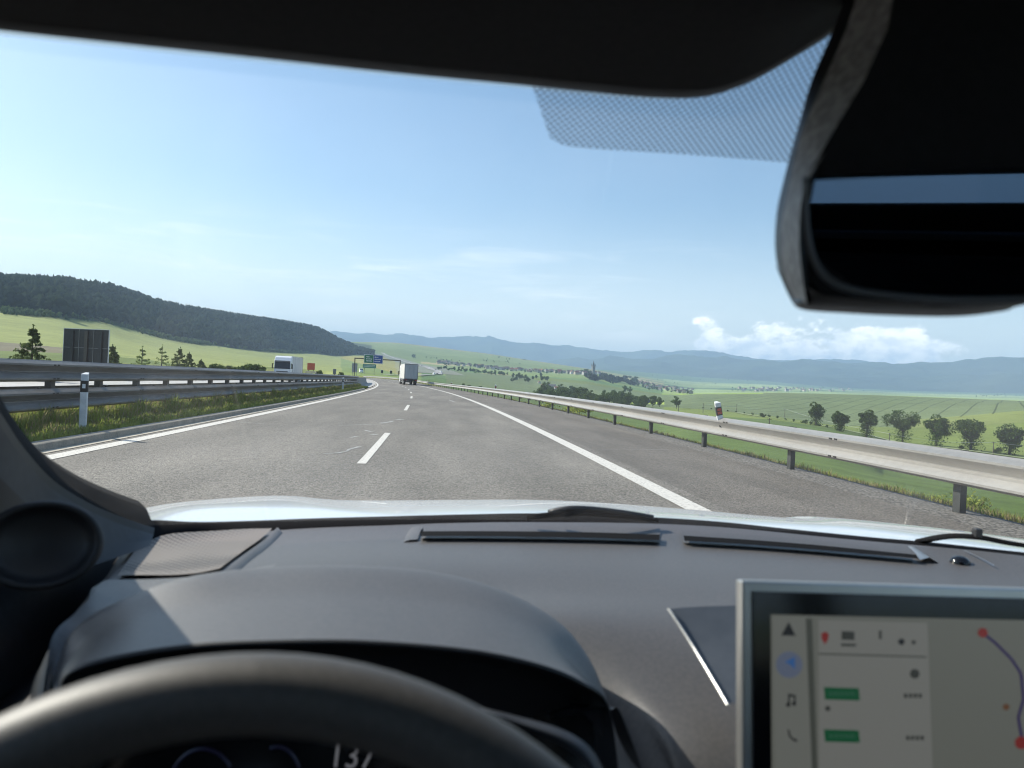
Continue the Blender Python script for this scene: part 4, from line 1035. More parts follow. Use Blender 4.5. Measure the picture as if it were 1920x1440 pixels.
village(polyl([(822, 680), (860, 684), (930, 692), (1000, 697), (1050, 699)], 70, 4, 2), 'tiny house with %s roof in the long village left of the church', 'houses of the left village', .8, (1, 2, 3, 4, 2))
village(polyl([(1015, 722), (1035, 730), (1055, 737)], 9, 5, 3), 'small house with %s roof among the valley trees', 'houses among the valley trees', .42, (0, 3, 3))
village([(rnd.uniform(1385, 1600), rnd.uniform(728.5, 734.5)) for _ in range(46)], 'very distant house with %s roof at the foot of the mountains', 'houses at the mountain foot', 1.0, (0, 3, 4))
# church
p = hit(1112, 704, 600); rC = math.hypot(p.x, p.y); k = rC/FPX
t = thing('church', 'tall grey church tower with corner turrets and a dark pointed spire', 'church', p, .2)
tw = 7.6*k; hb = 17*k
M['stone'] = nmat('church_stone', (.22, .21, .19), (.16, .155, .14), .4); M['slate'] = mat('slate', (.035, .04, .045), .6)
twr = link('tower', MB().box((0, 0, hb/2-1), (5*k, 5*k, hb+2)), M['stone'], t)
wn = MB()
for z in (.55, .82):
    for x in (-.9*k, .9*k): wn.box((x, -2.55*k, hb*z), (.6*k, .1*k, 1.6*k))
link('window', wn, M['slate'], twr)
link('gallery', MB().box((0, 0, hb+.5*k), (6.2*k, 6.2*k, 1.5*k)), M['stone'], t)
sp = MB().tube([(0, 0, hb+1.2*k), (0, 0, hb+11*k)], 2.3*k, 8, r2=.1*k); 
link('spire', sp, M['slate'], t)
for x in (-1, 1):
    for y in (-1, 1): link('turret', MB().tube([(x*2.7*k, y*2.7*k, hb+.5*k), (x*2.7*k, y*2.7*k, hb+2.6*k)], .5*k, 6).tube([(x*2.7*k, y*2.7*k, hb+2.6*k), (x*2.7*k, y*2.7*k, hb+5.2*k)], .55*k, 6, r2=.05*k), M['slate'], t)
nv = MB().box((-5*k, 2*k, 2.2*k), (9*k, 5*k, 5*k)); link('nave', nv, M['stone'], t)
link('nave_roof', MB().prism([(-9.8*k, -1*k, 4.6*k), (-9.8*k, 5*k, 4.6*k), (-9.8*k, 2*k, 8.2*k)], (9.6*k, 0, 0)), M['slate'], t)
# smoke plume of a chimney
p = hit(1137, 702, 1500)
if p is None: p = at(1137, 2600)
# utility poles
M['pole'] = nmat('wooden_pole', (.12, .10, .08), (.07, .06, .05), 3)
M['wire'] = mat('wire', (.45, .47, .45), .5)
tops = []
for px, yt, yb, lab in ((1271, 762, 786, 'leftmost thin utility pole above the guard rail'), (1318, 757, 775, 'utility pole in the field just left of the red marker'), (1381, 758, 771, 'small utility pole right of the red marker'), (1442, 785, 800, 'short pole in front of the field, near the guard rail'), (1471, 767, 783, 'utility pole left of the field tree row'), (1667, 815, 834, 'thin pole left of the broad crowned tree'), (1862, 832, 852, 'utility pole left of the rightmost field tree')):
    p = hit(px, yb, 100)
    if p is None: continue
    r = math.hypot(p.x, p.y); H = (yb-yt)*r/FPX
    t = thing('utility_pole', lab, 'utility pole', p, .2, 'utility poles in the fields')
    link('mast', MB().tube([(0, 0, -.3), (0, 0, H)], .14, 7, r2=.09), M['pole'], t); link('crossarm', MB().box((0, 0, H-.25), (1.2, .10, .10)), M['pole'], t)
    tops.append((px, p+Vector((0, 0, H-.15))))
for (a, b), lab in (((1, 4), 'pale overhead wire crossing the field left of the tree row'), ((4, 5), 'pale overhead wire running in front of the left field trees'), ((5, 6), 'pale overhead wire running in front of the right field trees')):
    if b < len(tops):
        A_, B_ = tops[a][1], tops[b][1]; n = 14; pl = [A_.lerp(B_, i/n)-Vector((0, 0, 4*.9*(i/n)*(1-i/n))) for i in range(n+1)]
        tag(link('overhead_wire', MB().tube(pl, .028, 5), M['wire'], loc=tuple(A_)), lab, 'wire')
if len(tops) > 6:
    A_, B_ = tops[6][1], Vector(tops[6][1])+(tops[6][1]-tops[5][1])*1.1; tag(link('overhead_wire', MB().tube([A_, A_.lerp(B_, .5)-Vector((0, 0, .6)), B_], .028, 5), M['wire'], loc=tuple(A_)), 'pale overhead wire leaving the picture at the right edge', 'wire')

# ------------------------------------------------------------------ the car we sit in
car = thing('car', 'interior of the white car we sit in, with dashboard, steering wheel, screen and mirror', 'car')
M['dash'] = nmat('dash_plastic', (.085, .077, .073), (.064, .060, .058), 260, .50, bump=.05, bscale=900, spec=1.0)
M['hood_pl'] = nmat('binnacle_plastic', (.085, .077, .073), (.066, .061, .058), 260, .48, bump=.05, bscale=900, spec=1.0)
M['matt_black'] = mat('matt_black', (.006, .006, .007), .95, 0, .1); M['black_pl'] = mat('black_plastic', (.012, .012, .014), .5); M['liner'] = nmat('roof_liner', (.009, .0095, .012), (.006, .0065, .009), 200, .95)
M['trim'] = nmat('pillar_trim', (.030, .033, .040), (.024, .026, .032), 80, .55); M['leather'] = nmat('wheel_leather', (.075, .069, .065), (.06, .056, .053), 350, .52, bump=.05, bscale=900)
M['silver'] = nmat('satin_silver', (.50, .49, .47), (.46, .45, .43), 30, .32, .8); M['gloss_black'] = mat('gloss_black', (.006, .006, .007), .12)
M['car_white'] = mat('car_white', (.74, .76, .78), .22); M['car_white'].node_tree.nodes['Principled BSDF'].inputs['Coat Weight'].default_value = .6
def cr(pts, n):
    P = [Vector(p) for p in pts]; L = len(P)
    seg = [0]
    for i in range(1, L): seg.append(seg[-1]+(P[i]-P[i-1]).length)
    out = []
    for k in range(n):
        t = seg[-1]*k/(n-1); i = min(max(0, int(np.searchsorted(seg, t, 'right'))-1), L-2); f = (t-seg[i])/max(1e-9, seg[i+1]-seg[i])
        p0 = P[max(0, i-1)]; p1 = P[i]; p2 = P[i+1]; p3 = P[min(L-1, i+2)]
        m1 = (p2-p0)*.5*(1 if i > 0 else 1); m2 = (p3-p1)*.5
        out.append(p1*(2*f**3-3*f*f+1)+m1*(f**3-2*f*f+f)+p2*(-2*f**3+3*f*f)+m2*(f**3-f*f))
    return out
def crl(pts, n):                        # parameter-uniform sampling (keeps columns aligned)
    P = [Vector(p) for p in pts]; L = len(P); out = []
    for k in range(n):
        t = (L-1)*k/(n-1); i = min(int(t), L-2); f = t-i
        p0 = P[max(0, i-1)]; p1 = P[i]; p2 = P[i+1]; p3 = P[min(L-1, i+2)]
        m1 = (p2-p0)*.5; m2 = (p3-p1)*.5
        out.append(p1*(2*f**3-3*f*f+1)+m1*(f**3-2*f*f+f)+p2*(-2*f**3+3*f*f)+m2*(f**3-f*f))
    return out
def loft(name, curves, mt, n=60, m=None, parent=None, solid=0, arc=False, smooth=True):
    W_ = [[q if isinstance(q, Vector) else Q(*q) for q in c] for c in curves]
    rows = [(cr if arc else crl)(c, n) for c in W_]
    if m and m > len(rows):
        cols = [crl([r[j] for r in rows], m) for j in range(n)]; rows = [[cols[j][i] for j in range(n)] for i in range(m)]
    o = link(name, MB().grid(rows), mt, parent or car, smooth=smooth)
    if solid: q = o.modifiers.new('s', 'SOLIDIFY'); q.thickness = solid; q.offset = 0
    return o
def offs(p, dz=0, dy=0, dx=0): return (Q(*p) if not isinstance(p, Vector) else p)+Vector((dx, dy, dz))
XC = .28
def wy(x, z): return 1.25-(z+.235)/.643-.30*(x-XC)**2          # windscreen surface, z relative to the eye
def onglass(px, py, back=0.0):
    d = ray(px, py); lo, hi = .1, 3
    for _ in range(40):
        t = (lo+hi)/2; x, y, z = d[0]*t, d[1]*t, d[2]*t
        if y > wy(x, z): hi = t
        else: lo = t
    return Vector((d[0]*t, d[1]*t-back, EYE+d[2]*t))
# windscreen
gm_ = bpy.data.materials.new('windscreen_glass'); gm_.use_nodes = True; nt = gm_.node_tree; nt.nodes.remove(nt.nodes['Principled BSDF'])
tr = nt.nodes.new('ShaderNodeBsdfTransparent'); tr.inputs[0].default_value = (.93, .955, .95, 1); gl_ = nt.nodes.new('ShaderNodeBsdfGlossy'); gl_.inputs['Roughness'].default_value = .0
ge_ = nt.nodes.new('ShaderNodeNewGeometry'); dt = nt.nodes.new('ShaderNodeVectorMath'); dt.operation = 'DOT_PRODUCT'
nt.links.new(ge_.outputs['Incoming'], dt.inputs[0]); nt.links.new(ge_.outputs['Normal'], dt.inputs[1])
fres = (1-V_(nt, dt.outputs['Value']).abs())._m('POWER', 5.0)*.5+.045
mx = nt.nodes.new('ShaderNodeMixShader'); nt.links.new(fres.s, mx.inputs[0]); nt.links.new(tr.outputs[0], mx.inputs[1]); nt.links.new(gl_.outputs[0], mx.inputs[2])
# a little dust on the glass
df = nt.nodes.new('ShaderNodeBsdfTranslucent'); df.inputs[0].default_value = (.8, .8, .8, 1)
tcg = nt.nodes.new('ShaderNodeTexCoord'); dn = noise(nt, tcg.outputs['Object'], 3.0, 4).step(.35, .8)*.035
sp_ = noise(nt, tcg.outputs['Object'], 26, 1).step(.80, .84)*.10
mx2 = nt.nodes.new('ShaderNodeMixShader'); nt.links.new((dn+sp_+.006).s, mx2.inputs[0]); nt.links.new(mx.outputs[0], mx2.inputs[1]); nt.links.new(df.outputs[0], mx2.inputs[2])
nt.links.new(mx2.outputs[0], nt.nodes['Material Output'].inputs[0])
rows = []
for i in range(30):
    z = -.222+.47*i/29; rows.append([Vector((x, wy(x, z), EYE+z)) for x in np.linspace(-.50, 1.06, 60)])
link('windscreen', MB().grid(rows), gm_, car, smooth=True)
# dotted shade band on the glass
dm = bpy.data.materials.new('dot_band'); dm.use_nodes = True; nt = dm.node_tree; bs = nt.nodes['Principled BSDF']; bs.inputs['Base Color'].default_value = (.012, .016, .03, 1); bs.inputs['Roughness'].default_value = .6
uv = nt.nodes.new('ShaderNodeUVMap'); uv.uv_map = 'uv'; sxx = nt.nodes.new('ShaderNodeSeparateXYZ'); nt.links.new(uv.outputs[0], sxx.inputs[0])
u_, v_ = V_(nt, sxx.outputs[0]), V_(nt, sxx.outputs[1])
a1 = ((u_+v_)._m('FRACT')-.5).abs(); a2 = ((u_-v_)._m('FRACT')-.5).abs(); hole = (a1*a1+a2*a2)._m('SQRT'); hf = 1-hole.step(.30, .44)
trn = nt.nodes.new('ShaderNodeBsdfTransparent'); mx = nt.nodes.new('ShaderNodeMixShader'); nt.links.new((hf*.52+.40).s, mx.inputs[0]); nt.links.new(bs.outputs[0], mx.inputs[1]); nt.links.new(trn.outputs[0], mx.inputs[2]); nt.links.new(mx.outputs[0], nt.nodes['Material Output'].inputs[0])
topc = [(992, 150), (1100, 150), (1200, 150), (1300, 140), (1400, 110), (1480, 70), (1570, 20), (1620, 20)]
botc = [(1030, 262), (1060, 276), (1130, 283), (1230, 289), (1330, 296), (1420, 303), (1480, 308), (1620, 314)]
ta = crl([(a, b, 0) for a, b in topc], 50); ba = crl([(a, b, 0) for a, b in botc], 50)
rows = []; uvs = []
for j in range(16):
    f = j/15; r_ = []
    for i in range(50):
        q = ta[i].lerp(ba[i], f)
        if i < 4: q.x += 0
        p = onglass(q.x, q.y, .004); r_.append(p)
    rows.append(r_)
mbd = MB().grid(rows); o = link('shade_band', mbd, dm, car, smooth=True)
ul = o.data.uv_layers.new(name='uv')
for lp in o.data.loops:
    v = o.data.vertices[lp.vertex_index].co; ul.data[lp.index].uv = (v.x*178, v.z*1.85*178)
# header / roof lining
hp = [(-500, 10), (-250, 35), (0, 65), (250, 92), (500, 118), (730, 143), (960, 165), (1100, 179), (1200, 188), (1290, 190), (1350, 178), (1410, 152), (1470, 117), (1520, 86), (1566, 50), (1620, 30), (1900, 60), (2400, 100)]
e0 = [onglass(a, b, .012) for a, b in hp]
e1 = [p+Vector((0, -.012, -.001)) for p in e0]; e2 = [p+Vector((0, -.10, .012)) for p in e0]; e3 = [Vector((p.x*1.15-.05, .15, EYE+.255)) for p in e0]; e4 = [Vector((-.62+1.8*i/(len(e0)-1), -.9, EYE+.30)) for i in range(len(e0))]; e5 = [Vector((-.62+1.8*i/(len(e0)-1), -2.15, EYE+.26)) for i in range(len(e0))]
eu = [p+Vector((0, .03, .03)) for p in e0]; ev = [Vector((p.x, p.y-.2, EYE+.36)) for p in e0]; ew = [Vector((-.62+1.8*i/(len(e0)-1), -2.15, EYE+.34)) for i in range(len(e0))]
loft('roof_lining', [e0, e1, e2, e3, e4, e5], M['liner'], 70, 24)
loft('roof_panel', [e0, eu, ev, ew], M['car_white'], 50, 12)
loft('header_edge', [[p+Vector((0, 0, -.002)) for p in e0[2:15]], [p+Vector((0, -.006, -.0035)) for p in e0[2:15]], [p+Vector((0, -.014, -.001)) for p in e0[2:15]]], M['black_pl'], 60)
# left A pillar
s1 = [(-160, 560, .60), (-60, 690, .70), (0, 772, .80), (45, 840, .87), (100, 900, .94), (165, 942, 1.0), (230, 970, 1.06), (290, 990, 1.12)]
s1b = [(-170, 566, .585), (-70, 700, .69), (-8, 786, .79), (38, 852, .86), (92, 912, .93), (158, 953, .99), (224, 982, 1.05), (288, 1002, 1.11)]
s2 = [(-230, 600, .56), (-125, 750, .66), (-55, 840, .76), (10, 905, .83), (70, 960, .90), (145, 1000, .96), (215, 1018, 1.02), (285, 1012, 1.09)]
s3 = [(-320, 640, .54), (-220, 800, .63), (-140, 900, .72), (-60, 980, .78), (20, 1050, .84), (110, 1075, .90), (190, 1055, .97), (280, 1024, 1.06)]
loft('pillar_seal', [s1, s1b], M['black_pl'], 50, 6); s2m = [((a[0]*.55+b[0]*.45), (a[1]*.55+b[1]*.45), (a[2]*.55+b[2]*.45)) for a, b in zip(s1b, s2)]
loft('pillar_trim', [s1b, s2m, s2], M['trim'], 50, 14); loft('pillar_foot', [s2, s3], M['black_pl'], 50, 12)
s0x = [Q(*p)+Vector((-.05, .05, .03)) for p in s1]; loft('pillar_outer', [s1, s0x, [p+Vector((-.06, -.10, -.03)) for p in s0x]], M['matt_black'], 30, 8)
# left door and side wall
dl_ = MB(); y0 = -1.0
rows = [[Vector((-.50, y, EYE+z)) for y in np.linspace(-1.2, 1.12, 14)] for z in (-1.0, -.7, -.45, -.34)]
rows += [[Vector((-.53, y, EYE+z)) for y in np.linspace(-1.2, 1.12, 14)] for z in (-.31, )]
rows += [[Vector((-.60, y, EYE+z)) for y in np.linspace(-1.2, 1.12, 14)] for z in (-.30, -1.0)]
ld = link('door', MB().grid(rows), M['black_pl'], car)
loft('door_top', [[Vector((-.60, y, EYE+z)) for y, z in ((1.2, -.20), (1.0, -.24), (.7, -.30), (.2, -.32), (-.6, -.30))], [Vector((-.49, y, EYE+z)) for y, z in ((1.18, -.21), (1.0, -.25), (.7, -.305), (.2, -.325), (-.6, -.305))], [Vector((-.46, y, EYE+z)) for y, z in ((1.18, -.36), (1.0, -.40), (.7, -.42), (.2, -.42), (-.6, -.40))]], M['trim'], 30, 8, parent=ld)
# round side air vent on the pillar foot
vc = Q(78, 1022, .76); vn = (Vector((0, 0, EYE))-vc).normalized(); vr = vn.cross(Vector((0, 0, 1))).normalized(); vu = vr.cross(vn)
ring = MB(); n = 40
prof_ = [(.054, -.03), (.052, .0), (.048, .004), (.044, .0), (.041, -.006), (.034, -.012), (.0, -.012)]
rws = [[vc-vr*(a*1.0*math.cos(6.2832*k/n))+vu*(a*.80*math.sin(6.2832*k/n))+vn*b for k in range(n+1)] for a, b in prof_]
sv = link('side_vent', ring.grid(rws), M['black_pl'], car, smooth=True)
# dashboard
cols_px = None
D0 = [(225, 1040, 1.08), (262, 1024, 1.10), (300, 1012, 1.14), (360, 1005, 1.18), (520, 992, 1.24), (760, 983, 1.28), (1000, 979, 1.29), (1300, 985, 1.27), (1600, 1012, 1.20), (1900, 1040, 1.10), (2300, 1095, .95)]
D1 = [(205, 1075, .96), (240, 1060, .99), (290, 1044, 1.02), (360, 1034, 1.07), (540, 1022, 1.12), (760, 1016, 1.15), (1000, 1018, 1.16), (1300, 1030, 1.14), (1600, 1054, 1.08), (1900, 1085, 1.0), (2300, 1140, .85)]
D2 = [(185, 1096, .86), (215, 1092, .87), (270, 1090, .88), (350, 1082, .90), (520, 1062, .96), (760, 1056, .99), (1000, 1062, 1.0), (1300, 1075, .98), (1600, 1098, .94), (1900, 1130, .88), (2300, 1185, .76)]
D3 = [(172, 1104, .80), (192, 1102, .81), (240, 1110, .82), (330, 1110, .84), (520, 1100, .88), (760, 1100, .90), (1000, 1108, .90), (1300, 1118, .88), (1600, 1140, .84), (1900, 1170, .80), (2300, 1230, .70)]
D4 = [(160, 1135, .74), (185, 1150, .74), (240, 1175, .74), (330, 1210, .74), (520, 1240, .76), (760, 1200, .78), (1010, 1160, .80), (1280, 1180, .78), (1600, 1200, .75), (1900, 1230, .71), (2300, 1290, .64)]
D5 = [(108, 1190, .68), (130, 1230, .68), (200, 1280, .70), (330, 1330, .74), (520, 1340, .75), (760, 1320, .75), (1080, 1250, .74), (1290, 1290, .70), (1600, 1310, .68), (1900, 1340, .65), (2300, 1400, .60)]
D6 = [(84, 1270, .62), (110, 1320, .64), (180, 1400, .68), (330, 1440, .72), (520, 1450, .73), (760, 1440, .73), (1150, 1350, .69), (1300, 1400, .64), (1600, 1430, .62), (1900, 1460, .60), (2300, 1520, .56)]
D7 = [(78, 1400, .58), (110, 1480, .60), (180, 1600, .64), (330, 1640, .68), (520, 1650, .70), (760, 1640, .70), (1210, 1460, .64), (1320, 1540, .60), (1600, 1600, .58), (1900, 1640, .56), (2300, 1700, .52)]
dash = loft('dashboard', [D0, D1, D2, D3, D4, D5, D6, D7], M['dash'], 120, 60)
from mathutils.bvhtree import BVHTree
_bv = BVHTree.FromPolygons([v.co.copy() for v in dash.data.vertices], [tuple(p.vertices) for p in dash.data.polygons])
def ond(p, lift=.002, dz=0):               # a point on the dashboard skin along the sight line
    d = Vector(ray(p[0], p[1])).normalized(); h = _bv.ray_cast(Vector((0, 0, EYE)), d)
    if h[0] is None: return Q(*p)+Vector((0, 0, lift))
    n = h[1] if h[1].dot(d) < 0 else -h[1]
    return h[0]+n*lift+Vector((0, 0, dz))
floor_ = link('footwell', MB().box((.28, .5, EYE-.62), (1.5, 1.5, .02)).box((.28, 1.28, EYE-.45), (1.6, .02, .36)), M['black_pl'], car)
# black band under the glass and cowl
t0 = [(150, 930, 1.02), (230, 971, 1.10), (300, 975, 1.16), (372, 978, 1.20), (464, 976, 1.25), (600, 971, 1.29), (862, 964, 1.33), (1027, 962, 1.34), (1220, 969, 1.33), (1355, 978, 1.31), (1457, 989, 1.29), (1621, 1006, 1.24), (1749, 1017, 1.20), (1920, 1036, 1.12), (2300, 1075, .98)]
t1 = [(140, 950, .99), (225, 990, 1.07), (290, 1019, 1.10), (361, 1010, 1.16), (452, 1004, 1.20), (600, 991, 1.25), (862, 988, 1.28), (1027, 987, 1.29), (1220, 992, 1.28), (1355, 1001, 1.26), (1475, 1010, 1.23), (1621, 1022, 1.19), (1749, 1033, 1.16), (1920, 1050, 1.08), (2300, 1100, .94)]
loft('windscreen_base', [[offs(p, -.03, .03) for p in t0], t0, t1, [offs(p, -.02, -.01) for p in t1]], M['matt_black'], 90, 14)
# bonnet
b0 = [(100, 990, 1.22), (240, 985, 1.28), (372, 990, 1.34), (600, 984, 1.40), (862, 978, 1.42), (1027, 976, 1.43), (1220, 982, 1.42), (1457, 1000, 1.40), (1700, 1022, 1.36), (1920, 1046, 1.30), (2300, 1090, 1.2)]
b1 = [(100, 982, 1.5), (240, 966, 1.55), (372, 948, 1.6), (560, 948, 1.62), (720, 954, 1.65), (1000, 952, 1.66), (1220, 962, 1.65), (1480, 978, 1.62), (1640, 990, 1.58), (1920, 1024, 1.5), (2300, 1080, 1.4)]
b2 = [(100, 985, 1.9), (221, 964, 1.95), (340, 942, 1.98), (512, 930, 2.0), (660, 939, 2.05), (1012, 938, 2.08), (1240, 951, 2.05), (1480, 971.5, 2.0), (1590, 973, 1.98), (1920, 1011, 1.9), (2300, 1080, 1.8)]
b3 = [offs(p, -.06, .25) for p in b2]; b4 = [offs(p, -.25, .42) for p in b2]
bon = loft('bonnet', [b0, b1, b2, b3, b4], M['car_white'], 90, 40)
front = loft('front_end', [b4, [offs(p, -.7, .02) for p in b4]], M['car_white'], 30, 6)
# wiper
wp = [onglass(990, 974, -.02), onglass(1060, 968, -.02), onglass(1120, 968, -.02), onglass(1240, 980, -.02)]
wpo = link('wiper', MB().tube(cr([q+Vector((0, 0, .0)) for q in wp], 24), .005, 8, r2=.003), M['matt_black'], car, smooth=True)
link('wiper_joint', MB().tube(cr([onglass(a, b, -.035) for a, b in ((1035, 968), (1070, 961), (1110, 961), (1170, 967), (1235, 977))], 16), .005, 8, r2=.004), M['black_pl'], wpo, smooth=True)
wp = [onglass(a, b, -.03) for a, b in ((1740, 1024), (1800, 1013), (1860, 1015), (1930, 1028), (2050, 1044))]
wpo = link('wiper', MB().tube(cr(wp, 24), .005, 8, r2=.003), M['matt_black'], car, smooth=True)
link('wiper_joint', MB().box(tuple(onglass(1866, 1009, -.04)), (.012, .012, .014)), M['black_pl'], wpo, bevel=.002)
# speaker grille at the left corner
sm_ = mat('speaker_mesh', (.3, .28, .26), .6); nt = sm_.node_tree; bs = nt.nodes['Principled BSDF']
tcs = nt.nodes.new('ShaderNodeTexCoord'); vo = voro(nt, mapping(nt, tcs.outputs['Object'], (1, .7, 1), (0, 0, .6)), 135); vo.inputs['Randomness'].default_value = 0
nt.links.new(mixc(nt, V_(nt, vo.outputs['Distance']).step(.30, .52), (.015, .014, .013), (.19, .165, .145)), bs.inputs['Base Color'])
g0 = [(300, 1013, 1.11), (335, 1007, 1.135), (400, 1003, 1.165), (460, 999, 1.19), (510, 998, 1.205)]
g1 = [(262, 1032, 1.06), (315, 1030, 1.07), (380, 1026, 1.09), (432, 1022, 1.11), (487, 1019, 1.13)]
g2 = [(238, 1062, .975), (290, 1060, .985), (355, 1055, 1.0), (410, 1050, 1.02), (455, 1042, 1.05)]
g3 = [(220, 1089, .885), (270, 1088, .89), (320, 1088, .895), (370, 1084, .905), (412, 1075, .93)]
gr_ = loft('speaker_grille', [[offs(p, .006) for p in c] for c in (g0, g1, g2, g3)], sm_, 40, 24)
loft('speaker_edge', [[ond(p, .0035) for p in ((516, 998, 1.205), (492, 1020, 1.13), (460, 1043, 1.05), (418, 1077, .93), (385, 1090, .89))], [ond(p, .008) for p in ((520, 998, 1.205), (497, 1021, 1.13), (466, 1045, 1.05), (424, 1080, .93), (392, 1094, .885))], [ond(p, .0) for p in ((530, 999, 1.205), (507, 1023, 1.13), (476, 1047, 1.05), (434, 1083, .93), (402, 1097, .88))]], M['dash'], 30)
# defroster vents
def vent(a, lab=None):
    top, bot = a
    o = loft('defroster_vent', [[ond(p, .003) for p in top], [ond(p, .0015) for p in [((t[0]+b[0])/2, (t[1]+b[1])/2+5, (t[2]+b[2])/2) for t, b in zip(top, bot)]], [ond(p, .0035) for p in bot]], M['dash'], 50, 8)
    loft('vent_slot', [[ond(((t[0]+b[0]*3)/4, t[1]*.35+b[1]*.65, (t[2]+b[2])/2), .008) for t, b in zip(top, bot)], [ond((b[0], b[1]+1.5, b[2]), .008) for b in bot]], M['matt_black'], 50, 3, parent=o)
    return o
v1 = ([(795, 990, 1.265), (900, 989, 1.27), (1000, 989, 1.275), (1120, 990, 1.27), (1238, 994, 1.265)], [(788, 1014, 1.175), (900, 1014, 1.18), (1000, 1015, 1.185), (1120, 1017, 1.18), (1236, 1021, 1.17)])
v2 = ([(1275, 997, 1.26), (1400, 1006, 1.235), (1520, 1016, 1.21), (1620, 1027, 1.18), (1700, 1038, 1.15)], [(1283, 1022, 1.17), (1400, 1029, 1.155), (1520, 1038, 1.13), (1620, 1047, 1.105), (1722, 1056, 1.07)])
vent(v1); vent(v2)
loft('vent_surround', [[ond(p, .003) for p in ((795, 990, 1.265), (788, 1000, 1.22), (783, 1015, 1.175))], [ond(p, .003) for p in ((782, 990, 1.265), (774, 1000, 1.22), (768, 1016, 1.175))], [ond(p, .001) for p in ((772, 990, 1.265), (764, 1000, 1.22), (757, 1017, 1.175))]], M['dash'], 12)
loft('vent_surround', [[ond(p, .005) for p in ((1702, 1030, 1.15), (1715, 1042, 1.11), (1724, 1056, 1.07))], [ond(p, .008) for p in ((1712, 1034, 1.145), (1728, 1045, 1.105), (1742, 1055, 1.07))], [ond(p, .000) for p in ((1722, 1036, 1.14), (1742, 1047, 1.10), (1760, 1056, 1.07))]], M['silver'], 12)
# sun sensor
sc = ond((1800, 1055, 1.055), .0); mbx = MB()
rws = [[sc+Vector((.014*math.cos(a)*math.cos(b), .014*math.sin(a)*math.cos(b), .010*math.sin(b))) for a in np.linspace(0, 2*math.pi, 25)] for b in np.linspace(0, math.pi/2, 8)]
link('light_sensor', MB().grid(rws), M['gloss_black'], car, smooth=True)
loft('trim_seam', [[ond(p, .0045) for p in ((1806, 1037, 1.11), (1835, 1051, 1.06), (1862, 1066, 1.02))], [ond(p, .0045) for p in ((1809, 1037, 1.11), (1838, 1051, 1.06), (1865, 1066, 1.02))]], M['silver'], 10)
# instrument binnacle
H0 = [(97, 1310, .61), (104, 1240, .65), (150, 1170, .68), (235, 1122, .71), (360, 1080, .74), (500, 1064, .765), (640, 1060, .77), (800, 1070, .765), (930, 1102, .745), (1040, 1160, .72), (1105, 1235, .69), (1150, 1340, .66), (1205, 1450, .63)]
H0b = [offs(p, -.03, .03) for p in H0]
H1 = [(108, 1308, .60), (118, 1252, .63), (175, 1198, .645), (260, 1160, .655), (370, 1138, .665), (500, 1124, .675), (650, 1119, .68), (800, 1130, .675), (920, 1152, .665), (1020, 1195, .655), (1085, 1258, .65), (1142, 1350, .635), (1195, 1450, .61)]
H2 = [(118, 1290, .575), (126, 1262, .575), (170, 1240, .575), (260, 1220, .575), (370, 1206, .575), (500, 1200, .575), (650, 1199, .575), (800, 1208, .575), (920, 1223, .575), (1020, 1247, .575), (1090, 1276, .58), (1140, 1318, .59), (1160, 1450, .57)]
H3 = [offs(p, -.006, .003) for p in H2]; H4 = [offs(p, -.03, .07) for p in H2]; H5 = [offs(p, -.10, .09) for p in H2]
bn = loft('instrument_hood', [H0b, H0, H1, H2], M['hood_pl'], 100, 40)
loft('hood_underside', [H2, H3, H4, H5], M['black_pl'], 60, 12, parent=bn)
dpl = [(225, 1036, 1.09), (205, 1070, .96), (172, 1104, .80), (108, 1190, .68), (84, 1270, .62), (78, 1400, .58)]
loft('dash_side', [[offs(p, -.001, .0, .004) for p in dpl], [offs(p, -.02, .0, -.01) for p in dpl], [offs(p, -.10, .05, -.05) for p in dpl], [offs(p, -.16, .15, -.16) for p in dpl]], M['black_pl'], 30, 12)
# side lip to the left of the hood
E0 = [(176, 1106, .80), (200, 1097, .82), (300, 1096, .83), (420, 1085, .85)]
loft('dash_lip', [[offs(p, .004) for p in ((200, 1094, .84), (300, 1092, .85), (400, 1084, .87), (520, 1064, .90))], [(178, 1100, .80), (260, 1102, .80), (370, 1096, .80), (480, 1078, .82)], [(176, 1112, .76), (230, 1128, .75), (300, 1115, .75), (400, 1094, .77)], [(140, 1150, .70), (175, 1160, .69), (240, 1130, .72), (330, 1100, .745)], [(98, 1195, .655), (118, 1215, .655), (165, 1172, .68), (235, 1124, .71)], [(84, 1300, .61), (92, 1310, .61), (104, 1245, .645), (150, 1172, .675)]], M['dash'], 30, 30)
# instrument cluster
cl_o = Q(560, 1385, .655)
loft('instrument_display', [[(190, 1300, .66), (560, 1290, .68), (1120, 1320, .66)], [(190, 1600, .62), (560, 1600, .64), (1150, 1620, .62)]], M['gloss_black'], 20, 6)
M['digit'] = emis('display_digits', (.8, .82, .9), .07); M['digit_blue'] = emis('display_blue', (.15, .15, .6), .008)
def text(name, body, size, p0, p1, mt, parent):
    cu = bpy.data.curves.new(name, 'FONT'); cu.body = body; cu.size = size; cu.align_x = 'LEFT'; cu.materials.append(mt)
    o = bpy.data.objects.new(name, cu); COL.objects.link(o); o.parent = parent
    xax = (p1-p0).normalized(); n = (Vector((0, 0, EYE))-p0); n = (n-xax*n.dot(xax)).normalized(); yax = n.cross(xax)
    o.matrix_world = Matrix(((xax.x, yax.x, n.x, p0.x), (xax.y, yax.y, n.y, p0.y), (xax.z, yax.z, n.z, p0.z), (0, 0, 0, 1)))
    bpy.context.view_layer.update(); me = bpy.data.meshes.new_from_object(o.evaluated_get(bpy.context.evaluated_depsgraph_get())); mw = o.matrix_world.copy(); bpy.data.objects.remove(o)
    o = bpy.data.objects.new(name, me); COL.objects.link(o); o.parent = parent; o.matrix_world = mw; return o
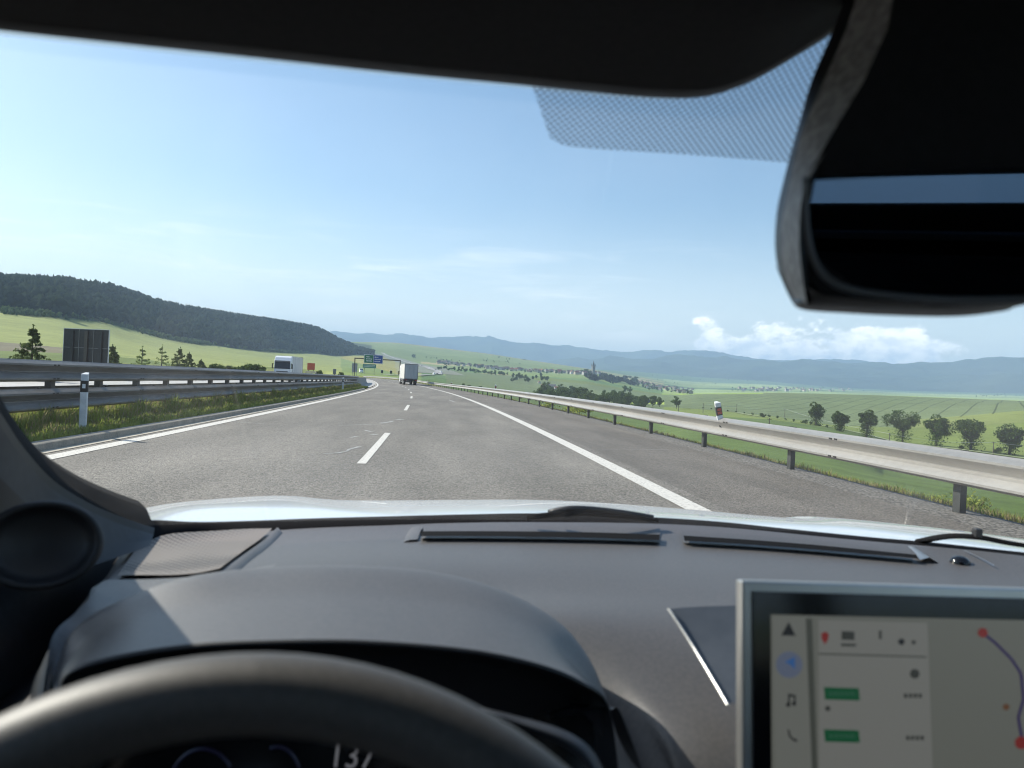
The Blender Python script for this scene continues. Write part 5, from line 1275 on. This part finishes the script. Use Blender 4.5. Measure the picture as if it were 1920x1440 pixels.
text('speed_digits', '137', .024, Q(614, 1438, .60), Q(700, 1441, .60), M['digit'], car)
ar = [Vector(Q(520+46*math.sin(a)+(0), 1470-70*math.cos(a), .60)) for a in np.linspace(-.3, 1.1, 14)]
link('gauge_arc', MB().tube(ar, .0012, 5), M['digit_blue'], car); ar = [Vector(Q(380+66*math.sin(a), 1490-86*math.cos(a), .60)) for a in np.linspace(-1.0, .9, 14)]
link('gauge_arc', MB().tube(ar, .0012, 5), M['digit_blue'], car)
loft('cluster_trim', [[(900, 1325, .545), (960, 1340, .54), (1050, 1366, .53), (1105, 1400, .525), (1136, 1450, .52)], [(905, 1332, .535), (960, 1352, .53), (1040, 1380, .52), (1092, 1412, .515), (1120, 1455, .51)], [(910, 1340, .545), (960, 1358, .54), (1034, 1388, .53), (1084, 1420, .525), (1112, 1460, .52)]], M['trim'], 30, 10)
loft('dash_knee', [[(1148, 1330, .59), (1160, 1330, .61), (1185, 1390, .62), (1205, 1450, .62)], [(1030, 1345, .60), (1080, 1330, .62), (1130, 1380, .62), (1150, 1450, .61)]], M['trim'], 12, 6)
# steering wheel
wc = Vector((-.065, .2313, EYE-.2945)); tl = rad(25); wu = Vector((0, math.sin(tl), math.cos(tl))); wn_ = Vector((0, -math.cos(tl), math.sin(tl)))
sw = link('steering_wheel', MB().add([wc], []), None, car)
rws = []; n = 96; m_ = 20
for i in range(n+1):
    a = 2*math.pi*i/n; rdir = Vector((math.sin(a), 0, 0))+wu*math.cos(a); ctr = wc+rdir*.184
    rws.append([ctr+rdir*(.0155*math.cos(2*math.pi*j/m_))+wn_*(.0185*math.sin(2*math.pi*j/m_)) for j in range(m_+1)])
link('rim', MB().grid(rws), M['leather'], sw, smooth=True)
hubm = MB().tube([tuple(wc-wn_*.04), tuple(wc+wn_*.01)], .06, 24); link('hub', hubm, M['black_pl'], sw, bevel=.008)
for a in (math.pi/2, -math.pi/2, math.pi):
    rdir = Vector((math.sin(a), 0, 0))+wu*math.cos(a); link('spoke', MB().tube([tuple(wc+rdir*.05-wn_*.01), tuple(wc+rdir*.18)], .014, 8, r2=.011), M['black_pl'], sw, smooth=True)
# centre screen
TL, TR, BL = Q(1400, 1100, .56), Q(2080, 1119, .575), Q(1410, 1640, .53)
ex = (TR-TL).normalized(); ey = (BL-TL); ey = (ey-ex*ey.dot(ex)).normalized(); en = ey.cross(ex).normalized()
if en.y > 0: en = -en
Wd, Hd = (TR-TL).length, .178
def sp3(u, v, w=0): return TL+ex*u+ey*v+en*w
fr = MB(); fr.prism([sp3(-.0045, -.0045, .001), sp3(Wd+.004, -.0045, .001), sp3(Wd+.004, Hd+.004, .001), sp3(-.0045, Hd+.004, .001)], -en*.011)
scr = link('centre_screen', fr, M['silver'], car, bevel=.002)
link('screen_glass', MB().prism([sp3(.004, .003, .0015), sp3(Wd-.003, .003, .0015), sp3(Wd-.003, Hd-.002, .0015), sp3(.004, Hd-.002, .0015)], en*.0012), M['gloss_black'], scr)
def inv(px, py):                          # pixel -> (u,v) on the screen plane
    d = Vector(ray(px, py)); o_ = Vector((0, 0, EYE)); t = (TL+en*.003-o_).dot(en)/d.dot(en); p = o_+d*t-TL; return p.dot(ex), p.dot(ey)
dispm = emis('display_grey', (.48, .50, .44), 0.100); dark_i = emis('icon_dark', (.2, .2, .2), 0.025)
u0, v0 = inv(1445, 1152); 
disp = link('display', MB().prism([sp3(u0, v0, .003), sp3(Wd-.012, v0, .003), sp3(Wd-.012, Hd-.010, .003), sp3(u0, Hd-.010, .003)], en*.0002), dispm, scr)
def flat(name, pts, mt, w=.0036, par=None):
    q = [sp3(*inv(*p), w) for p in pts]; return link(name, MB().prism(q, en*.0002), mt, par or disp)
def disc(name, px, py, r, mt, w=.0036, n=20): return flat(name, [(px+r*math.cos(6.2832*k/n), py+r*math.sin(6.2832*k/n)) for k in range(n)], mt, w)
e_side = emis('panel_side', (.50, .52, .47), 0.110); e_card = emis('panel_card', (.55, .56, .52), 0.117); e_green = emis('route_badge_green', (.02, .24, .09), 0.110); e_red = emis('pin_red', (.6, .06, .05), 0.110)
e_blue = emis('arrow_blue', (.1, .3, .8), 0.125); e_blueh = emis('arrow_halo', (.33, .40, .58), 0.115); e_route = emis('route_purple', (.10, .05, .30), 0.090); e_dim = emis('text_dim', (.22, .23, .2), 0.060); e_line = emis('divider', (.30, .32, .27), 0.070)
flat('side_bar', [(1448, 1156), (1510, 1158), (1524, 1500), (1455, 1498)], e_side, .0033)
flat('route_card', [(1534, 1162), (1738, 1168), (1752, 1560), (1536, 1560)], e_card, .0033)
flat('divider', [(1510, 1160), (1522, 1160), (1534, 1500), (1524, 1500)], e_line, .0034); flat('divider', [(1534, 1224), (1736, 1230), (1736, 1233), (1534, 1227)], e_line, .0036)
flat('menu_icon', [(1478, 1166), (1491, 1192), (1464, 1191)], dark_i)
disc('arrow_halo', 1479, 1246, 25, e_blueh, .0035); flat('arrow_icon', [(1489, 1231), (1489, 1254), (1481, 1246), (1470, 1241)], e_blue, .0039)
flat('music_icon', [(1477, 1300), (1491, 1303), (1491, 1318), (1488, 1318), (1488, 1307), (1480, 1305), (1480, 1320), (1477, 1320)], dark_i); disc('music_icon', 1477, 1321, 4, dark_i); disc('music_icon', 1488, 1319, 4, dark_i)
flat('phone_icon', [(1476, 1367), (1480, 1369), (1480, 1376), (1486, 1384), (1494, 1386), (1494, 1390), (1487, 1389), (1478, 1380)], dark_i)
flat('pin_icon', [(1539, 1188), (1546, 1184), (1553, 1188), (1552, 1198), (1546, 1208), (1540, 1198)], e_red)
flat('card_icon', [(1577, 1183), (1601, 1184), (1601, 1200), (1577, 1199)], e_dim); flat('card_icon', [(1576, 1206), (1604, 1207), (1604, 1212), (1576, 1211)], e_dim)
flat('card_icon', [(1647, 1182), (1652, 1182), (1652, 1198), (1647, 1198)], e_dim); disc('card_icon', 1689, 1203, 6, dark_i); disc('card_icon', 1712, 1204, 4, e_dim)
for y in (1300, 1379): 
    bd = flat('route_badge', [(1544, y-12), (1609, y-10), (1611, y+13), (1546, y+11)], e_green)
    for k_ in range(5): flat('badge_letter', [(1553+k_*10, y-3), (1560+k_*10, y-3), (1560+k_*10, y+3), (1553+k_*10, y+3)], emis('badge_letter', (.1, .35, .2), 0.100), .0041, bd)
for x, y in ((1694, 1304), (1698, 1383)):
    for k_ in range(4): flat('distance_text', [(x+k_*9, y-4), (x+6+k_*9, y-4), (x+6+k_*9, y+4), (x+k_*9, y+4)], e_dim)
disc('card_icon', 1714, 1263, 9, e_dim); disc('card_icon', 1551, 1328, 5, e_dim)
rt = [(1841, 1186), (1865, 1205), (1895, 1235), (1913, 1262), (1918, 1310), (1908, 1345), (1915, 1385), (1940, 1420)]
for a, b in zip(rt[:-1], rt[1:]):
    dx, dy = b[0]-a[0], b[1]-a[1]; l = math.hypot(dx, dy); nx, ny = -dy/l*2.6, dx/l*2.6
    flat('route_line', [(a[0]+nx, a[1]+ny), (b[0]+nx, b[1]+ny), (b[0]-nx, b[1]-ny), (a[0]-nx, a[1]-ny)], e_route)
disc('map_pin', 1841, 1186, 9, e_red, .0040); disc('map_pin', 1913, 1392, 12, e_red, .0040); disc('map_pin', 1885, 1325, 6, emis('pin_orange', (.45, .2, .08), 0.090), .0038)
# angled trim wedge left of the screen
loft('trim_wedge', [[(1254, 1142, .72), (1300, 1138, .72), (1420, 1134, .72)], [(1300, 1215, .68), (1340, 1210, .68), (1420, 1205, .68)], [(1362, 1318, .62), (1380, 1318, .62), (1420, 1318, .62)]], nmat('trim_blue_grey', (.10, .11, .125), (.085, .095, .11), 40, .35, .3), 14, 14)
loft('wedge_edge', [[(1250, 1141, .715), (1298, 1216, .675), (1360, 1322, .615)], [(1255, 1141, .712), (1304, 1216, .672), (1366, 1321, .612)], [(1258, 1143, .718), (1308, 1218, .678), (1370, 1323, .618)]], M['silver'], 20, 6)
# rear-view mirror
mirror = link('mirror_housing', MB().add([Q(1600, 300, .46)], []), None, car)
m0 = [(1602, -60, .46), (1566, 45, .455), (1522, 150, .45), (1496, 240, .445), (1470, 335, .44), (1455, 410, .44), (1456, 490, .44), (1482, 552, .44)]
m1 = [(1618, -60, .44), (1590, 45, .435), (1545, 150, .43), (1503, 250, .425), (1476, 360, .42), (1464, 430, .42), (1468, 500, .42), (1490, 560, .42)]
m2 = [(1700, -60, .40), (1680, 45, .395), (1630, 150, .39), (1570, 250, .385), (1510, 350, .38), (1499, 430, .38), (1502, 500, .38), (1512, 570, .385)]
m3 = [(1760, -60, .42), (1740, 45, .41), (1700, 150, .40), (1650, 240, .39), (1516, 340, .376), (1508, 430, .376), (1512, 500, .376), (1524, 562, .38)]
mgm = nmat('mirror_plastic', (.36, .34, .33), (.20, .19, .185), 160, .6)
loft('mount_side', [m0, m1], M['black_pl'], 40, 8, parent=mirror); loft('mount_face', [m1, m2], mgm, 40, 10, parent=mirror)
loft('housing_edge', [m2, [(a+(34 if b > 300 else 20), b, yd+.012) for a, b, yd in m2]], M['black_pl'], 40, 4, parent=mirror)
bk = [(1478, 545, .44), (1496, 575, .43), (1580, 584, .425), (1700, 590, .42), (1800, 590, .41), (1880, 580, .40), (1940, 565, .395), (2300, 520, .36)]
bf = [(1490, 560, .42), (1506, 572, .395), (1585, 578, .39), (1700, 583, .385), (1800, 583, .38), (1880, 574, .37), (1940, 560, .365), (2300, 515, .33)]
bi = [(1516, 540, .378), (1540, 552, .376), (1600, 560, .374), (1700, 566, .37), (1800, 566, .365), (1880, 562, .36), (1940, 552, .355), (2300, 505, .325)]
loft('housing_bottom', [[offs(p, .02, .02) for p in bk], bk, bf, bi], M['black_pl'], 50, 12, parent=mirror)
# housing body (box behind glass up to the shroud)
poly = [(1690, -80), (1668, 45), (1620, 150), (1560, 250), (1512, 335), (1508, 430), (1514, 520), (1545, 556), (1620, 566), (1750, 574), (1860, 572), (1950, 558), (2300, 515), (2300, -80)]
link('housing_body', MB().prism([Q(a, b, .386-(a-1500)*.00006) for a, b in poly], tuple(Vector(ray(1560, 400)).normalized()*.045)), M['liner'], mirror)
mc = Q(1760, 445, .366)
tgt = Vector((.16, -2.1, EYE-.01))            # what the mirror centre shows
n_ = ((Vector((0, 0, EYE))-mc).normalized()+(tgt-mc).normalized()).normalized()
mxx = n_.cross(Vector((0, 0, 1))).normalized()*-1; myy = n_.cross(mxx)
if myy.z < 0: myy = -myy
def onm(px, py, w=0):
    d = Vector(ray(px, py)); o_ = Vector((0, 0, EYE)); t = (mc+n_*w-o_).dot(n_)/d.dot(n_); return o_+d*t
mp = [(1528, 338), (1600, 334), (1720, 328), (1920, 318), (2240, 300), (2240, 480), (2150, 530), (1920, 552), (1750, 552), (1620, 540), (1565, 520), (1535, 480), (1522, 430), (1520, 380)]
mm_ = mat('mirror_surface', (.08, .12, .17), .02, 1.0)
rimp = [((a-1850)*1.035+1850, (b-440)*1.07+440) for a, b in mp]
link('mirror_frame', MB().prism([onm(a, b, -.001) for a, b in rimp], -n_*.02), M['black_pl'], mirror, bevel=.004)
link('mirror_glass', MB().prism([onm(a, b, .0006) for a, b in mp], -n_*.001), mm_, mirror)
rimc = [onm(a, b, .001) for a, b in ((1512, 333), (1508, 380), (1512, 435), (1526, 488), (1556, 526), (1614, 548), (1750, 562), (1920, 562), (2060, 548))]
link('mirror_rim', MB().tube(cr(rimc, 40), .0022, 8), mat('rim_plastic', (.13, .14, .15), .3), mirror, smooth=True)
# cabin shell behind and to the right
shell = MB()
shell.box((.28, -2.2, EYE-.50), (1.8, .04, 1.20)).box((.28, -2.2, EYE+.285), (1.8, .04, .19)).box((-.45, -2.2, EYE+.05), (.30, .04, .7)).box((1.02, -2.2, EYE+.05), (.30, .04, .7))
link('rear_wall', shell, M['liner'], car)
link('rear_seat', MB().box((.28, -1.75, EYE-.40), (1.3, .22, .70)).box((.28, -1.5, EYE-.62), (1.3, .6, .2)), M['liner'], car, bevel=.04)
link('rear_shelf', MB().box((.28, -2.0, EYE+.0), (1.5, .3, .02)), M['trim'], car, bevel=.004)
link('rear_floor', MB().box((.28, -.7, EYE-.95), (1.7, 3.1, .03)), M['liner'], car)
rd = MB().box((1.09, -.5, EYE-.65), (.06, 3.4, .72)); link('door', rd, M['black_pl'], car)
link('dash_end', MB().box((1.02, .72, EYE-.52), (.10, .95, .44)).box((-.47, .62, EYE-.68), (.10, .8, .5)), M['black_pl'], car, bevel=.02)
link('side_wall', MB().box((-.57, -1.9, EYE-.1), (.05, .7, .9)).box((1.10, -1.9, EYE-.1), (.05, .7, .9)).box((-.57, -.75, EYE+.0), (.05, .14, .6)).box((1.10, -.75, EYE), (.05, .14, .6)), M['liner'], car)
rp0 = [Q(2320, 1075, .98)+Vector((0, 0, 0)), Vector((1.02, .75, EYE-.03)), Vector((.98, .5, EYE+.12)), Vector((.92, .3, EYE+.23))]
loft('pillar_trim', [rp0, [p+Vector((.08, -.06, 0)) for p in rp0]], M['trim'], 12, 4, solid=.02)

# ------------------------------------------------------------------ air
hz = bpy.data.materials.new('haze'); hz.use_nodes = True; nt = hz.node_tree; nt.nodes.remove(nt.nodes['Principled BSDF'])
pv = nt.nodes.new('ShaderNodeVolumePrincipled'); pv.inputs['Color'].default_value = (.50, .74, 1.0, 1); pv.inputs['Density'].default_value = 1.2e-4; pv.inputs['Anisotropy'].default_value = .0
nt.links.new(pv.outputs[0], nt.nodes['Material Output'].inputs['Volume'])
zmin = float(TZ.min()); R0 = 14200
hb_ = MB().box((0, 0, (zmin-1-40+680)/2), (2*R0, 2*R0, 680-(zmin-41)))
hb_.v = [(x, y, (zmin-1.5) if z < 300 else 680) for x, y, z in hb_.v]
o = link('haze', hb_, hz); tag(o, kind='stuff')
